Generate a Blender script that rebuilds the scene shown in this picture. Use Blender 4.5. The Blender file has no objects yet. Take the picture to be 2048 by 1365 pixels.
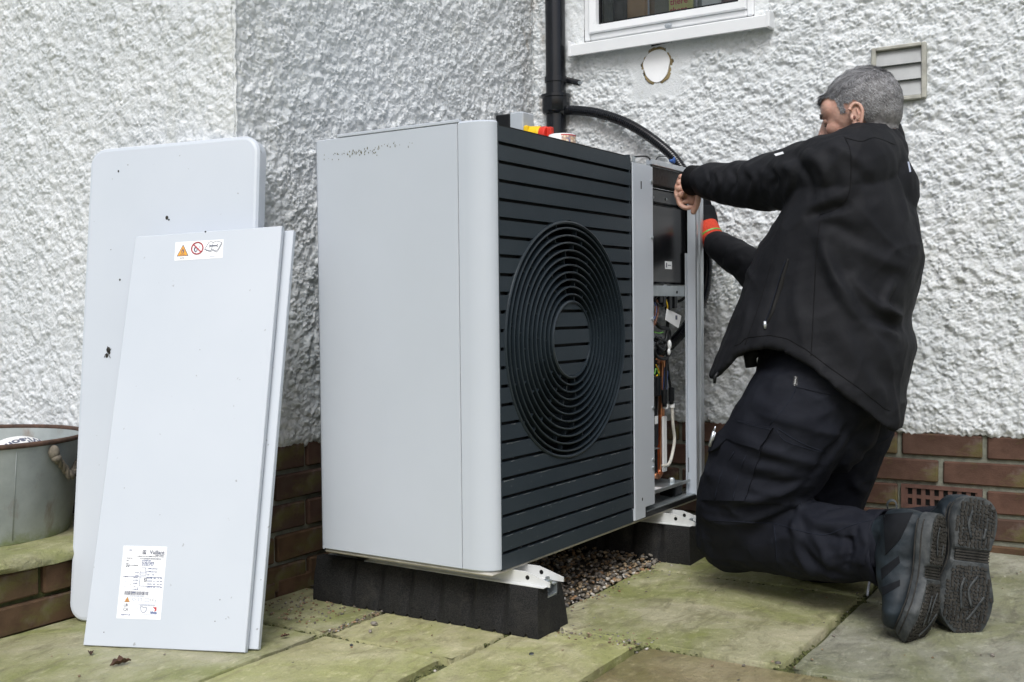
import bpy, math, random
import numpy as np
from mathutils import Vector, Matrix
from mathutils.bvhtree import BVHTree
random.seed(7); RNG = np.random.default_rng(7)
PI = math.pi
scene = bpy.context.scene
COL = scene.collection

# ------------------------------------------------------------ camera, sky, sun, exposure
CX, CY, CZ = -1.9201, -1.2599, .7055
YAW, PIT, ROL, FPX = .5604, -.0296, -.0102, 2178.75
def cam_axes():
    cy, sy = math.cos(YAW), math.sin(YAW)
    f = np.array([cy*math.cos(PIT), sy*math.cos(PIT), math.sin(PIT)])
    r = np.array([sy, -cy, 0.]); u = np.cross(r, f)
    r2 = r*math.cos(ROL)+u*math.sin(ROL); u2 = -r*math.sin(ROL)+u*math.cos(ROL)
    return r2, u2, f
CR, CU, CF = cam_axes(); CP = np.array([CX, CY, CZ])
cam = bpy.data.cameras.new('camera'); camo = bpy.data.objects.new('camera', cam); COL.objects.link(camo)
cam.sensor_width = 36; cam.lens = 36*FPX/2048; cam.clip_end = 500; cam.clip_start = .05
m = Matrix(((CR[0], CU[0], -CF[0], CX), (CR[1], CU[1], -CF[1], CY), (CR[2], CU[2], -CF[2], CZ), (0, 0, 0, 1)))
camo.matrix_world = m; scene.camera = camo
cam.dof.use_dof = True; cam.dof.focus_distance = 2.75; cam.dof.aperture_fstop = 8
SUN_EL, SUN_AZ = math.radians(52), math.radians(205)      # direction TO the sun, azimuth from +X
w = bpy.data.worlds.new('World'); scene.world = w; w.use_nodes = True
nt = w.node_tree; bg = nt.nodes['Background']
sky = nt.nodes.new('ShaderNodeTexSky'); sky.sky_type = 'NISHITA'; sky.sun_disc = False
sky.sun_elevation = SUN_EL; sky.sun_rotation = math.radians(90)-SUN_AZ; sky.dust_density = 5; sky.air_density = 1.0
sky.ozone_density = 1.0
hs = nt.nodes.new('ShaderNodeHueSaturation'); hs.inputs['Saturation'].default_value = 1.05
nt.links.new(sky.outputs[0], hs.inputs['Color']); nt.links.new(hs.outputs[0], bg.inputs[0]); bg.inputs[1].default_value = .10
sl = bpy.data.lights.new('sun', 'SUN'); so = bpy.data.objects.new('sun', sl); COL.objects.link(so)
sl.energy = 1.5; sl.angle = math.radians(28); sl.color = (.84, .93, 1)
sd = Vector((math.cos(SUN_EL)*math.cos(SUN_AZ), math.cos(SUN_EL)*math.sin(SUN_AZ), math.sin(SUN_EL)))
so.rotation_euler = sd.to_track_quat('Z', 'Y').to_euler()
scene.view_settings.view_transform = 'Standard'; scene.view_settings.look = 'None'
scene.view_settings.exposure = .50; scene.view_settings.gamma = 1; scene.view_settings.use_curve_mapping = False
scene.render.engine = 'CYCLES'

# ------------------------------------------------------------ survey helpers: sight lines turned into places
def ray(u, v): return CF + CR*(u-1024)/FPX - CU*(v-682.5)/FPX
def at(u, v, t): return CP + t*ray(u, v)
def on(u, v, ax, val):
    d = ray(u, v); return CP + d*(val-CP[ax])/d[ax]
def proj(P):
    q = np.asarray(P)-CP; z = q@CF
    return 1024+FPX*(q@CR)/z, 682.5-FPX*(q@CU)/z

def vnoise(P, scale, seed=0):
    P = np.asarray(P, float)/scale + seed*17.31
    i = np.floor(P).astype(np.int64); f = P-i; f = f*f*(3-2*f)
    out = 0
    for dx in (0, 1):
        for dy in (0, 1):
            for dz in (0, 1):
                h = ((i[..., 0]+dx)*374761393 + (i[..., 1]+dy)*668265263 + (i[..., 2]+dz)*2147483647 + seed*1013) & 0xffffffff
                h = ((h ^ (h >> 13))*1274126177) & 0xffffffff; h = (h ^ (h >> 16)) & 0xffffff
                val = h/0x7fffff-1
                w_ = (f[..., 0] if dx else 1-f[..., 0])*(f[..., 1] if dy else 1-f[..., 1])*(f[..., 2] if dz else 1-f[..., 2])
                out = out+val*w_
    return out
def field(n, m, step, lam, seed, bw=.45):
    r = np.random.default_rng(seed); a = np.fft.rfft2(r.standard_normal((n, m)))
    fy = np.fft.fftfreq(n, step)[:, None]; fx = np.fft.rfftfreq(m, step)[None]
    k = np.sqrt(fx**2+fy**2)+1e-9; a *= np.exp(-(np.log(k*lam)/bw)**2)
    b = np.fft.irfft2(a, s=(n, m)); return b/b.std()

# ------------------------------------------------------------ mesh building
class MB:
    def __init__(s): s.v = []; s.f = []; s.m = []
    def add(s, vs, fs, mi=0):
        o = len(s.v); s.v += [tuple(map(float, p)) for p in vs]; s.f += [tuple(i+o for i in f) for f in fs]; s.m += [mi]*len(fs)
    def box(s, a, b, mi=0, bev=0.):
        x0, y0, z0 = np.minimum(a, b); x1, y1, z1 = np.maximum(a, b)
        if bev <= 0:
            s.add([(x0,y0,z0),(x1,y0,z0),(x1,y1,z0),(x0,y1,z0),(x0,y0,z1),(x1,y0,z1),(x1,y1,z1),(x0,y1,z1)],
                  [(0,3,2,1),(4,5,6,7),(0,1,5,4),(1,2,6,5),(2,3,7,6),(3,0,4,7)], mi); return
        c = (np.array([x0,y0,z0])+[x1,y1,z1])/2; h = (np.array([x1,y1,z1])-[x0,y0,z0])/2; bev = min(bev, h.min()*.9)
        vs = []; idx = {}
        for sx in (-1, 1):
            for sy in (-1, 1):
                for sz in (-1, 1):
                    sg = np.array([sx, sy, sz])
                    for a_ in range(3):
                        q = h-bev; q = q.copy(); q[a_] = h[a_]; idx[(sx, sy, sz, a_)] = len(vs); vs.append(c+sg*q)
        fs = []
        for a_ in range(3):
            b_, c_ = (a_+1) % 3, (a_+2) % 3
            for sg in (-1, 1):
                q = []
                for (p, r) in ((-1,-1),(1,-1),(1,1),(-1,1)):
                    t = [0]*3; t[a_] = sg; t[b_] = p; t[c_] = r; q.append(idx[tuple(t)+(a_,)])
                fs.append(tuple(q if sg > 0 else q[::-1]))
            for p in (-1, 1):
                for r in (-1, 1):   # edge bevel along axis a_
                    def k(sa, ax):
                        t = [0]*3; t[a_] = sa; t[b_] = p; t[c_] = r; return idx[tuple(t)+(ax,)]
                    q = [k(-1, b_), k(1, b_), k(1, c_), k(-1, c_)]
                    fs.append(tuple(q if p*r < 0 else q[::-1]))
        for sx in (-1, 1):
            for sy in (-1, 1):
                for sz in (-1, 1):
                    q = [idx[(sx,sy,sz,0)], idx[(sx,sy,sz,1)], idx[(sx,sy,sz,2)]]
                    fs.append(tuple(q if sx*sy*sz > 0 else q[::-1]))
        s.add(vs, fs, mi)
    def tube(s, pts, rad, n=12, cap=True, mi=0, up=None):
        pts = np.array(pts, float); N = len(pts); rad = np.broadcast_to(np.array(rad, float), (N,)) if np.ndim(rad) < 2 else np.array(rad, float)
        t = np.gradient(pts, axis=0); t /= np.linalg.norm(t, axis=1)[:, None]+1e-12
        a = np.array(up if up is not None else ([0, 0, 1] if abs(t[0][2]) < .9 else [1, 0, 0]), float)
        vs = []; prev = a
        for i in range(N):
            b = prev-t[i]*(prev@t[i]); b /= np.linalg.norm(b)+1e-12; c = np.cross(t[i], b); prev = b
            r = rad[i] if rad.ndim == 2 else (rad[i], rad[i])
            for j in range(n):
                th = 2*PI*j/n; vs.append(pts[i]+b*math.cos(th)*r[0]+c*math.sin(th)*r[1])
        fs = [(i*n+j, i*n+(j+1) % n, (i+1)*n+(j+1) % n, (i+1)*n+j) for i in range(N-1) for j in range(n)]
        if cap: fs += [tuple(range(n))[::-1], tuple((N-1)*n+j for j in range(n))]
        s.add(vs, fs, mi)
    def ellipsoid(s, c, ax, n=16, k=10, mi=0):
        c = np.array(c, float); ax = np.array(ax, float)     # rows = scaled axes
        vs = [c+ax[2]]
        for i in range(1, k):
            ph = PI*i/k
            for j in range(n):
                th = 2*PI*j/n; vs.append(c+ax[0]*math.sin(ph)*math.cos(th)+ax[1]*math.sin(ph)*math.sin(th)+ax[2]*math.cos(ph))
        vs.append(c-ax[2]); L = len(vs)-1
        fs = [(0, 1+j, 1+(j+1) % n) for j in range(n)]
        fs += [(1+i*n+j, 1+(i+1)*n+j, 1+(i+1)*n+(j+1) % n, 1+i*n+(j+1) % n) for i in range(k-2) for j in range(n)]
        fs += [(L, 1+(k-2)*n+(j+1) % n, 1+(k-2)*n+j) for j in range(n)]
        s.add(vs, fs, mi)
    def grid(s, G, mi=0, wrap=False, flip=False):
        G = np.asarray(G); n, m_ = G.shape[:2]; fs = []
        for i in range(n-1):
            for j in range(m_ if wrap else m_-1):
                q = (i*m_+j, i*m_+(j+1) % m_, (i+1)*m_+(j+1) % m_, (i+1)*m_+j); fs.append(q[::-1] if flip else q)
        s.add(G.reshape(-1, 3), fs, mi)
    def prism(s, poly, ex, ey, ez, o, d, mi=0):
        """poly in (ex,ey) plane at origin o, thickness d along ez"""
        o, ex, ey, ez = map(lambda q: np.array(q, float), (o, ex, ey, ez)); n = len(poly)
        A = [o+ex*p[0]+ey*p[1] for p in poly]; B = [a+ez*d for a in A]
        s.add(A+B, [tuple(range(n))[::-1], tuple(range(n, 2*n))]+[(i, (i+1) % n, n+(i+1) % n, n+i) for i in range(n)], mi)
    def mesh(s, name, mats, smooth=False):
        me = bpy.data.meshes.new(name); me.from_pydata(s.v, [], s.f)
        for q in (mats if isinstance(mats, (list, tuple)) else [mats]): me.materials.append(q)
        if any(s.m): me.polygons.foreach_set('material_index', s.m)
        if smooth: me.polygons.foreach_set('use_smooth', [True]*len(s.f))
        me.update(); return me
    def build(s, name, mats, parent=None, smooth=False, auto=None, fix=True):
        me = s.mesh(name, mats, smooth or auto is not None)
        if fix:
            import bmesh
            b = bmesh.new(); b.from_mesh(me); bmesh.ops.recalc_face_normals(b, faces=b.faces); b.to_mesh(me); b.free()
        if auto is not None: me.set_sharp_from_angle(angle=math.radians(auto))
        return link(name, me, parent)
def link(name, me, parent=None):
    o = bpy.data.objects.new(name, me); COL.objects.link(o)
    if parent is not None:
        o.parent = parent
        if parent.get('_w'): o.matrix_parent_inverse = Matrix.Translation(-parent.location)
    return o
def tag(o, label=None, cat=None, group=None, kind=None):
    if label: o['label'] = label
    if cat: o['category'] = cat
    if group: o['group'] = group
    if kind: o['kind'] = kind
    return o
def root(name, loc, label, cat, group=None, rz=None, kind=None):
    """Empty at a thing's base; world-space children unless rz is given"""
    o = bpy.data.objects.new(name, None); COL.objects.link(o); o.empty_display_size = .05
    o.location = Vector([float(c) for c in loc])
    if rz is None: o['_w'] = 1
    else: o.rotation_euler = (0, 0, rz)
    return tag(o, label, cat, group, kind)
def np_mesh(name, V, F, mats, smooth=True):
    me = bpy.data.meshes.new(name); V = np.asarray(V, np.float32); F = np.asarray(F, np.int32)
    me.vertices.add(len(V)); me.vertices.foreach_set('co', V.ravel())
    k = F.shape[1]; me.loops.add(F.size); me.loops.foreach_set('vertex_index', F.ravel())
    me.polygons.add(len(F)); me.polygons.foreach_set('loop_start', np.arange(0, F.size, k, dtype=np.int32))
    me.polygons.foreach_set('use_smooth', np.full(len(F), smooth))
    for q in (mats if isinstance(mats, (list, tuple)) else [mats]): me.materials.append(q)
    me.update(calc_edges=True); me.validate(); return me
def evalmesh(o, name=None):
    dg = bpy.context.evaluated_depsgraph_get(); dg.update()
    me = bpy.data.meshes.new_from_object(o.evaluated_get(dg)); me.name = name or o.name; return me
def fuse(mb, voxel, smooth_it, mat, name, fac=.5):
    """joins overlapping closed shapes into one continuous skin"""
    me = mb.mesh('t', mat, True); import bmesh
    b = bmesh.new(); b.from_mesh(me); bmesh.ops.recalc_face_normals(b, faces=b.faces); b.to_mesh(me); b.free()
    o = bpy.data.objects.new('t', me); COL.objects.link(o)
    r = o.modifiers.new('r', 'REMESH'); r.mode = 'VOXEL'; r.voxel_size = voxel; r.use_smooth_shade = True
    if smooth_it:
        q = o.modifiers.new('s', 'SMOOTH'); q.factor = fac; q.iterations = smooth_it
    out = evalmesh(o, name); bpy.data.objects.remove(o)
    out.materials.clear(); out.materials.append(mat)
    return out
def get_co(me):
    a = np.empty(len(me.vertices)*3, np.float32); me.vertices.foreach_get('co', a); return a.reshape(-1, 3).astype(float)
def get_no(me):
    a = np.empty(len(me.vertices)*3, np.float32); me.vertex_normals.foreach_get('vector', a); return a.reshape(-1, 3).astype(float)
def set_co(me, V): me.vertices.foreach_set('co', V.astype(np.float32).ravel()); me.update()
def bvh_of(me):
    return BVHTree.FromPolygons([v.co.copy() for v in me.vertices], [tuple(p.vertices) for p in me.polygons])
def hit(bv, u, v):
    d = Vector(ray(u, v)); d.normalize(); r = bv.ray_cast(Vector(CP), d)
    return (None, None) if r[0] is None else (np.array(r[0]), np.array(r[1]))
def catmull(P, n=8):
    P = np.array(P, float); Q = np.vstack([2*P[0]-P[1], P, 2*P[-1]-P[-2]]); out = []
    for i in range(1, len(Q)-2):
        for t in np.linspace(0, 1, n, endpoint=False):
            a, b, c, d = Q[i-1:i+3]
            out.append(.5*((2*b)+(-a+c)*t+(2*a-5*b+4*c-d)*t*t+(-a+3*b-3*c+d)*t**3))
    out.append(P[-1]); return np.array(out)

# ------------------------------------------------------------ materials
class NM:
    def __init__(s, name, rough=.6, metal=0., spec=.5):
        s.m = bpy.data.materials.new(name); s.m.use_nodes = True; s.t = s.m.node_tree; s.b = s.t.nodes['Principled BSDF']
        s.b.inputs['Roughness'].default_value = rough; s.b.inputs['Metallic'].default_value = metal
        s.b.inputs['Specular IOR Level'].default_value = spec; s.tc = None
    def n(s, t, **k):
        q = s.t.nodes.new(t)
        for a, b in k.items():
            if a in q.inputs: q.inputs[a].default_value = b
            else: setattr(q, a, b)
        return q
    def l(s, a, b): s.t.links.new(a, b)
    def coord(s, scale=(1, 1, 1)):
        if s.tc is None: s.tc = s.n('ShaderNodeTexCoord')
        mp = s.n('ShaderNodeMapping'); mp.inputs['Scale'].default_value = scale; s.l(s.tc.outputs['Object'], mp.inputs[0]); return mp.outputs[0]
    def noise(s, scale, detail=4, rough=.55, aniso=(1, 1, 1), dist=0.):
        q = s.n('ShaderNodeTexNoise', Scale=scale, Detail=detail, Roughness=rough, Distortion=dist); s.l(s.coord(aniso), q.inputs['Vector']); return q.outputs[0]
    def ramp(s, src, a, b, c0=(0, 0, 0, 1), c1=(1, 1, 1, 1)):
        q = s.n('ShaderNodeValToRGB'); q.color_ramp.elements[0].position = a; q.color_ramp.elements[1].position = b
        q.color_ramp.elements[0].color = c0; q.color_ramp.elements[1].color = c1; s.l(src, q.inputs[0]); return q.outputs[0]
    def mix(s, f, a, b):
        q = s.n('ShaderNodeMix', data_type='RGBA')
        for k, x in ((0, f), (6, a), (7, b)):
            if hasattr(x, 'links'): s.l(x, q.inputs[k])
            else: q.inputs[k].default_value = x if k == 0 else tuple(x)+((1,) if len(x) == 3 else ())
        return q.outputs[2]
    def math(s, op, a, b=0.):
        q = s.n('ShaderNodeMath', operation=op)
        for k, x in ((0, a), (1, b)):
            if hasattr(x, 'links'): s.l(x, q.inputs[k])
            else: q.inputs[k].default_value = x
        return q.outputs[0]
    def color(s, c):
        if hasattr(c, 'links'): s.l(c, s.b.inputs['Base Color'])
        else: s.b.inputs['Base Color'].default_value = tuple(c)+((1,) if len(c) == 3 else ())
        return s
    def bump(s, h, dist=.002, st=1.):
        q = s.n('ShaderNodeBump', Distance=dist, Strength=st); s.l(h, q.inputs['Height'])
        if s.b.inputs['Normal'].links: s.l(s.b.inputs['Normal'].links[0].from_socket, q.inputs['Normal'])
        s.l(q.outputs[0], s.b.inputs['Normal']); return s
    def z(s):
        q = s.n('ShaderNodeSeparateXYZ'); g = s.n('ShaderNodeNewGeometry'); s.l(g.outputs['Position'], q.inputs[0]); return q.outputs[2]
def plain(name, c, rough=.5, metal=0., var=.12, scale=30, bump=0., bscale=200, spec=.5):
    k = NM(name, rough, metal, spec); n1 = k.noise(scale, 5)
    d = tuple(x*(1-var) for x in c); e = tuple(min(1, x*(1+var)) for x in c)
    k.color(k.mix(k.ramp(n1, .3, .7), d, e)); k.l(k.math('ADD', k.math('MULTIPLY', n1, .18), rough-.09), k.b.inputs['Roughness'])
    if bump: k.bump(k.noise(bscale, 3), bump)
    return k.m
M = {}
# roughcast render
k = NM('white_roughcast', .82); c = k.mix(k.ramp(k.noise(5, 6), .35, .7), (.64, .668, .682), (.735, .757, .768))
c = k.mix(k.ramp(k.noise(60, 5, .7), .56, .74), c, (.50, .515, .48))
c = k.mix(k.math('MULTIPLY', k.ramp(k.noise(11, 5, .7, (1, 1, .5)), .58, .74), .32), c, (.42, .42, .33))
gp = k.n('ShaderNodeNewGeometry'); vd_ = k.n('ShaderNodeVectorMath', operation='DISTANCE'); mu_ = k.n('ShaderNodeVectorMath', operation='MULTIPLY'); mu_.inputs[1].default_value = (1, 1, 0); k.l(gp.outputs['Position'], mu_.inputs[0]); k.l(mu_.outputs[0], vd_.inputs[0]); vd_.inputs[1].default_value = (1.30, .67, 0)
stn = k.math('LESS_THAN', vd_.outputs['Value'], .09); stn = k.math('MULTIPLY', stn, k.ramp(k.noise(38, 6, .7, (1, 1, .35)), .50, .68)); c = k.mix(k.math('MULTIPLY', stn, .6), c, (.33, .27, .21))
k.color(c); k.bump(k.noise(420, 5, .65), .0014); k.bump(k.noise(150, 4, .6), .002, .7); M['render'] = k.m
k = NM('smooth_patch', .8); k.color(k.mix(k.ramp(k.noise(25, 6), .35, .75), (.66, .68, .68), (.78, .79, .78))); k.bump(k.noise(90, 5), .0012); M['patch'] = k.m
def brickmat(name, base, alt, moss):
    k = NM(name, .86, spec=.3); oi = k.n('ShaderNodeObjectInfo')
    c = k.mix(oi.outputs['Random'], base, alt)
    c = k.mix(k.ramp(k.noise(18, 6, .6), .38, .68), c, tuple(x*.62 for x in base))
    c = k.mix(k.math('MULTIPLY', k.ramp(k.noise(9, 5, .6), .58, .72), .5), c, (.30, .25, .22))
    c = k.mix(k.math('MULTIPLY', k.ramp(k.noise(7, 6, .6, (1, 1, 2)), .52, .70), moss), c, (.13, .13, .035))
    k.color(c); k.bump(k.noise(260, 5, .7), .0012); k.bump(k.noise(35, 4), .003, .6); return k.m
M['brick'] = brickmat('red_brick', (.115, .060, .042), (.080, .053, .040), .85)
M['brickmoss'] = brickmat('mossy_brick', (.12, .07, .04), (.10, .065, .035), .85)
M['mortar'] = plain('mortar', (.20, .205, .165), .9, var=.3, scale=40, bump=.002, bscale=180)
M['joint'] = plain('mossy_joint', (.06, .066, .022), .95, var=.6, scale=28, bump=.004, bscale=90)
def stonemat(name, a, b, green, dark, gm=.6):
    k = NM(name, .6, spec=.4)
    c = k.mix(k.ramp(k.noise(4.5, 8, .62, dist=.7), .36, .64), a, b)
    c = k.mix(k.math('MULTIPLY', k.ramp(k.noise(2.9, 6, .65, dist=.9), .42, .60), gm), c, green)
    c = k.mix(k.math('MULTIPLY', k.ramp(k.noise(9, 8, .7, (1, 2.2, 1), 1.2), .50, .66), .62), c, dark)
    c = k.mix(k.math('MULTIPLY', k.ramp(k.noise(26, 7, .75, (1, 1.6, 1)), .54, .70), .5), c, tuple(min(1, x*1.55) for x in b))
    c = k.mix(k.math('MULTIPLY', k.ramp(k.noise(150, 4, .75), .58, .70), .55), c, tuple(x*.35 for x in a))
    k.color(c); k.l(k.math('ADD', k.math('MULTIPLY', k.ramp(k.noise(5, 6, .65), .35, .7), .35), .36), k.b.inputs['Roughness'])
    k.bump(k.noise(13, 8, .68, dist=.5), .012, 1.); k.bump(k.noise(95, 6, .75), .0045); return k.m
M['stone_green'] = stonemat('green_tinged_sandstone', (.31, .30, .17), (.48, .45, .30), (.21, .24, .055), (.15, .14, .07), .72)
M['stone_yellow'] = stonemat('buff_sandstone', (.39, .37, .19), (.54, .50, .32), (.28, .31, .07), (.19, .165, .085), .6)
M['stone_brown'] = stonemat('brown_sandstone', (.21, .165, .08), (.36, .31, .19), (.17, .165, .05), (.11, .085, .045), .5)
M['stone_grey'] = stonemat('grey_sandstone', (.215, .215, .155), (.38, .375, .30), (.18, .20, .06), (.10, .095, .07), .5)
M['lawn'] = plain('lawn_green', (.06, .09, .03), .95, var=.5, scale=8)
# unit
k = NM('grey_enamel', .34); k.color(k.mix(k.ramp(k.noise(3, 4), .3, .7), (.49, .53, .58), (.515, .555, .61))); k.bump(k.noise(900, 2), .00012)
k.l(k.math('ADD', k.math('MULTIPLY', k.noise(20, 5), .2), .26), k.b.inputs['Roughness']); M['grey'] = k.m
k = NM('grey_enamel_dirty', .36)
c = k.mix(k.ramp(k.noise(3, 4), .3, .7), (.49, .535, .59), (.53, .575, .63))
c = k.mix(k.math('MULTIPLY', k.ramp(k.noise(75, 3, .6), .70, .76), .6), c, (.16, .17, .17))
k.color(c); k.bump(k.noise(900, 2), .00012); M['greydirt'] = k.m
k = NM('pale_enamel', .3); c = k.mix(k.ramp(k.noise(2.5, 5), .3, .7), (.53, .575, .63), (.57, .61, .665))
c = k.mix(k.math('MULTIPLY', k.ramp(k.noise(60, 2, .5), .74, .78), .6), c, (.2, .2, .2)); k.color(c); M['pale'] = k.m
k = NM('anthracite_plastic', .48, spec=.35); c = k.mix(k.ramp(k.noise(5, 5), .3, .7), (.024, .034, .043), (.032, .043, .054))
c = k.mix(k.math('MULTIPLY', k.ramp(k.noise(55, 4, .7, (.35, 1, 2)), .64, .80), .35), c, (.16, .17, .16))
k.color(c); k.bump(k.noise(1500, 2), .0002); M['slat'] = k.m
M['ring'] = plain('dark_grille_plastic', (.017, .025, .032), .36, var=.15, scale=20)
M['black'] = plain('black_plastic', (.008, .009, .0105), .4, var=.2, spec=.3)
M['shadowblack'] = plain('shade_fill_black', (.003, .003, .003), .6, spec=.3)  # near-black that paints shade into holes, slots, seams and their backings
M['pvc'] = plain('black_pvc', (.007, .008, .011), .2, var=.3, scale=14)
M['alu'] = plain('aluminium', (.56, .59, .62), .36, .75, var=.1, scale=12)
M['zinc'] = plain('zinc_plate', (.46, .50, .52), .38, .8, var=.18, scale=18)
M['steelw'] = plain('white_steel', (.62, .63, .62), .4, var=.08)
M['insul'] = plain('bitumen_insulation', (.016, .015, .0145), .6, var=.7, scale=70, bump=.002, bscale=60)
M['copper'] = plain('copper', (.62, .28, .15), .32, 1., var=.25, scale=25)
M['white'] = plain('white_plastic', (.78, .79, .79), .4, var=.03)
M['upvc'] = plain('white_upvc', (.74, .755, .77), .3, var=.04, scale=6)
M['paper'] = plain('white_label', (.86, .87, .88), .5, var=.02)
M['ink'] = plain('grey_print', (.10, .11, .16), .6, var=.05)
M['inklight'] = plain('pale_print', (.38, .42, .52), .6, var=.05)
M['inkblue'] = plain('navy_print', (.07, .10, .24), .6)
M['orange'] = plain('orange_print', (.80, .36, .03), .5, var=.03)
M['red'] = plain('red_plastic', (.62, .035, .02), .35, var=.06)
M['redprint'] = plain('red_print', (.50, .05, .06), .5)
M['yellow'] = plain('yellow_plastic', (.80, .52, .01), .35, var=.05)
M['green'] = plain('green_wire', (.10, .30, .04), .4)
M['blue'] = plain('blue_plastic', (.015, .07, .26), .35)
M['brownw'] = plain('brown_wire', (.14, .05, .02), .4)
M['cream'] = plain('cream_hose', (.60, .58, .52), .4)
M['beige'] = plain('beige_base_edge', (.46, .44, .38), .5, var=.2)
M['plug'] = plain('white_plaster_plug', (.88, .89, .90), .6, var=.03)
M['moss'] = plain('moss_clump', (.07, .078, .022), .95, var=.5, scale=90)
M['scuff'] = plain('chalky_scuff', (.17, .185, .19), .9, var=.3)
M['isogrey'] = plain('grey_switch_box', (.42, .46, .50), .45, var=.05)
k = NM('recycled_rubber', .8, spec=.3); c = k.mix(k.ramp(k.noise(350, 3, .7), .40, .66), (.006, .0065, .0075), (.030, .029, .027))
c = k.mix(k.math('MULTIPLY', k.ramp(k.noise(14, 5, .65), .55, .75), .35), c, (.07, .065, .055)); k.color(c)
k.bump(k.noise(330, 4, .7), .0028); M['rubber'] = k.m
# cloth and skin
def cloth(name, a, b, rough, bs, dist=.0004):
    k = NM(name, rough, spec=.09); k.color(k.mix(k.ramp(k.noise(12, 6, .6), .3, .72), a, b))
    k.b.inputs['Sheen Weight'].default_value = .0; k.b.inputs['Sheen Roughness'].default_value = .5
    k.bump(k.noise(bs, 3, .7), dist); k.bump(k.noise(26, 5, .6), .004, .35); return k.m
M['jacket'] = cloth('black_softshell', (.0105, .0110, .0132), (.0165, .0172, .0200), .6, 900)
M['jackettrim'] = cloth('black_softshell_trim', (.007, .007, .008), (.011, .011, .012), .7, 900)
M['trouser'] = cloth('navy_work_cloth', (.0085, .0095, .0140), (.0155, .0172, .0235), .72, 1300)
M['trouserdark'] = cloth('black_knee_cloth', (.009, .010, .014), (.014, .015, .02), .75, 1300)
M['thread'] = plain('dark_thread', (.016, .019, .028), .9, spec=.1)
k = NM('skin', .5); c = k.mix(k.ramp(k.noise(22, 5), .3, .7), (.46, .255, .19), (.58, .36, .28)); c = k.mix(k.math('MULTIPLY', k.ramp(k.noise(60, 4), .5, .7), .35), c, (.42, .16, .12))
k.color(c); k.b.inputs['Subsurface Weight'].default_value = .12; k.b.inputs['Subsurface Radius'].default_value = (.01, .004, .002); k.b.inputs['Subsurface Scale'].default_value = .6
k.bump(k.noise(160, 5), .0008); M['skin'] = k.m
k = NM('grey_hair', .5); at_ = k.n('ShaderNodeAttribute', attribute_name='shade'); k.color(k.mix(at_.outputs['Fac'], (.022, .021, .022), (.56, .56, .58))); M['hair'] = k.m
M['haircap'] = plain('grey_hair_base', (.15, .145, .145), .8, var=.5, scale=120)
M['eyedark'] = plain('brow_hair', (.05, .04, .035), .8)
M['boot'] = plain('worn_blue_black_leather', (.013, .019, .024), .58, var=.6, scale=20, bump=.0012, bscale=60, spec=.3)
M['bootdark'] = plain('black_fabric_boot', (.007, .008, .010), .75, var=.3, spec=.15)
k = NM('worn_rubber_sole', .7, spec=.25); c = k.mix(k.ramp(k.noise(35, 6, .7), .35, .7), (.016, .015, .013), (.055, .051, .045)); k.color(c); k.bump(k.noise(200, 4), .0015); M['sole'] = k.m
k = NM('worn_midsole', .6, spec=.3); c = k.mix(k.ramp(k.noise(40, 6, .7), .35, .75), (.022, .027, .03), (.085, .09, .09)); k.color(c); k.bump(k.noise(150, 4), .001); M['mid'] = k.m
k = NM('galvanised_steel', .5, .2); c = k.mix(k.ramp(k.noise(9, 6, .65), .3, .7), (.28, .31, .305), (.42, .455, .45))
c = k.mix(k.math('MULTIPLY', k.ramp(k.noise(14, 6, .65, (1, 1, .4)), .56, .72), .7), c, (.20, .13, .08))
gz = k.ramp(k.math('MULTIPLY', k.math('SUBTRACT', .268, k.math('ADD', k.z(), k.math('MULTIPLY', k.noise(22, 7, .7), .13))), 14.), 0., .6)
c = k.mix(k.math('MULTIPLY', gz, .75), c, (.16, .20, .03)); k.color(c)
M['galv'] = k.m
M['rust'] = plain('rusty_rim', (.075, .042, .028), .85, var=.45, scale=60, bump=.002, bscale=120)
M['rope'] = plain('grey_rope', (.16, .14, .11), .9, var=.3, scale=120)
k = NM('pebble_mix', .8); gi = k.n('ShaderNodeNewGeometry'); r_ = k.n('ShaderNodeValToRGB'); k.l(gi.outputs['Random Per Island'], r_.inputs[0])
cr = r_.color_ramp; cr.interpolation = 'CONSTANT'; cr.elements[0].color = (.19, .135, .08, 1); cr.elements[1].position = .2; cr.elements[1].color = (.15, .13, .105, 1)
for p_, c_ in ((.38, (.32, .24, .15, 1)), (.55, (.22, .20, .17, 1)), (.72, (.26, .155, .08, 1)), (.8, (.11, .10, .09, 1)), (.92, (.48, .45, .40, 1))):
    e = cr.elements.new(p_); e.color = c_
k.color(r_.outputs[0]); k.bump(k.noise(300, 3), .0008); M['pebble'] = k.m
M['soil'] = plain('gravel_bed_soil', (.06, .05, .035), .95, var=.5, scale=60, bump=.006, bscale=120)
M['leaf'] = plain('dead_leaf', (.075, .035, .018), .7, var=.5, scale=80)
k = NM('window_glass', .02); tr_ = k.n('ShaderNodeBsdfTransparent'); gl_ = k.n('ShaderNodeBsdfGlossy', Roughness=.03); fr_n = k.n('ShaderNodeFresnel', IOR=1.5); mx_ = k.n('ShaderNodeMixShader')
tr_.inputs[0].default_value = (.93, .95, .95, 1); k.l(fr_n.outputs[0], mx_.inputs[0]); k.l(tr_.outputs[0], mx_.inputs[1]); k.l(gl_.outputs[0], mx_.inputs[2]); k.l(mx_.outputs[0], k.t.nodes['Material Output'].inputs[0]); M['glass'] = k.m
M['lead'] = plain('lead_strip', (.09, .10, .11), .5, .5)
M['card'] = plain('cardboard', (.36, .22, .11), .85)
M['room'] = plain('room_wall', (.30, .30, .24), .9)
M['purple'] = plain('purple_card', (.36, .22, .50), .7)
M['book'] = plain('yellow_cover', (.62, .60, .22), .6)
M['vent'] = plain('weathered_vent', (.40, .41, .41), .6, var=.12, scale=14)
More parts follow.
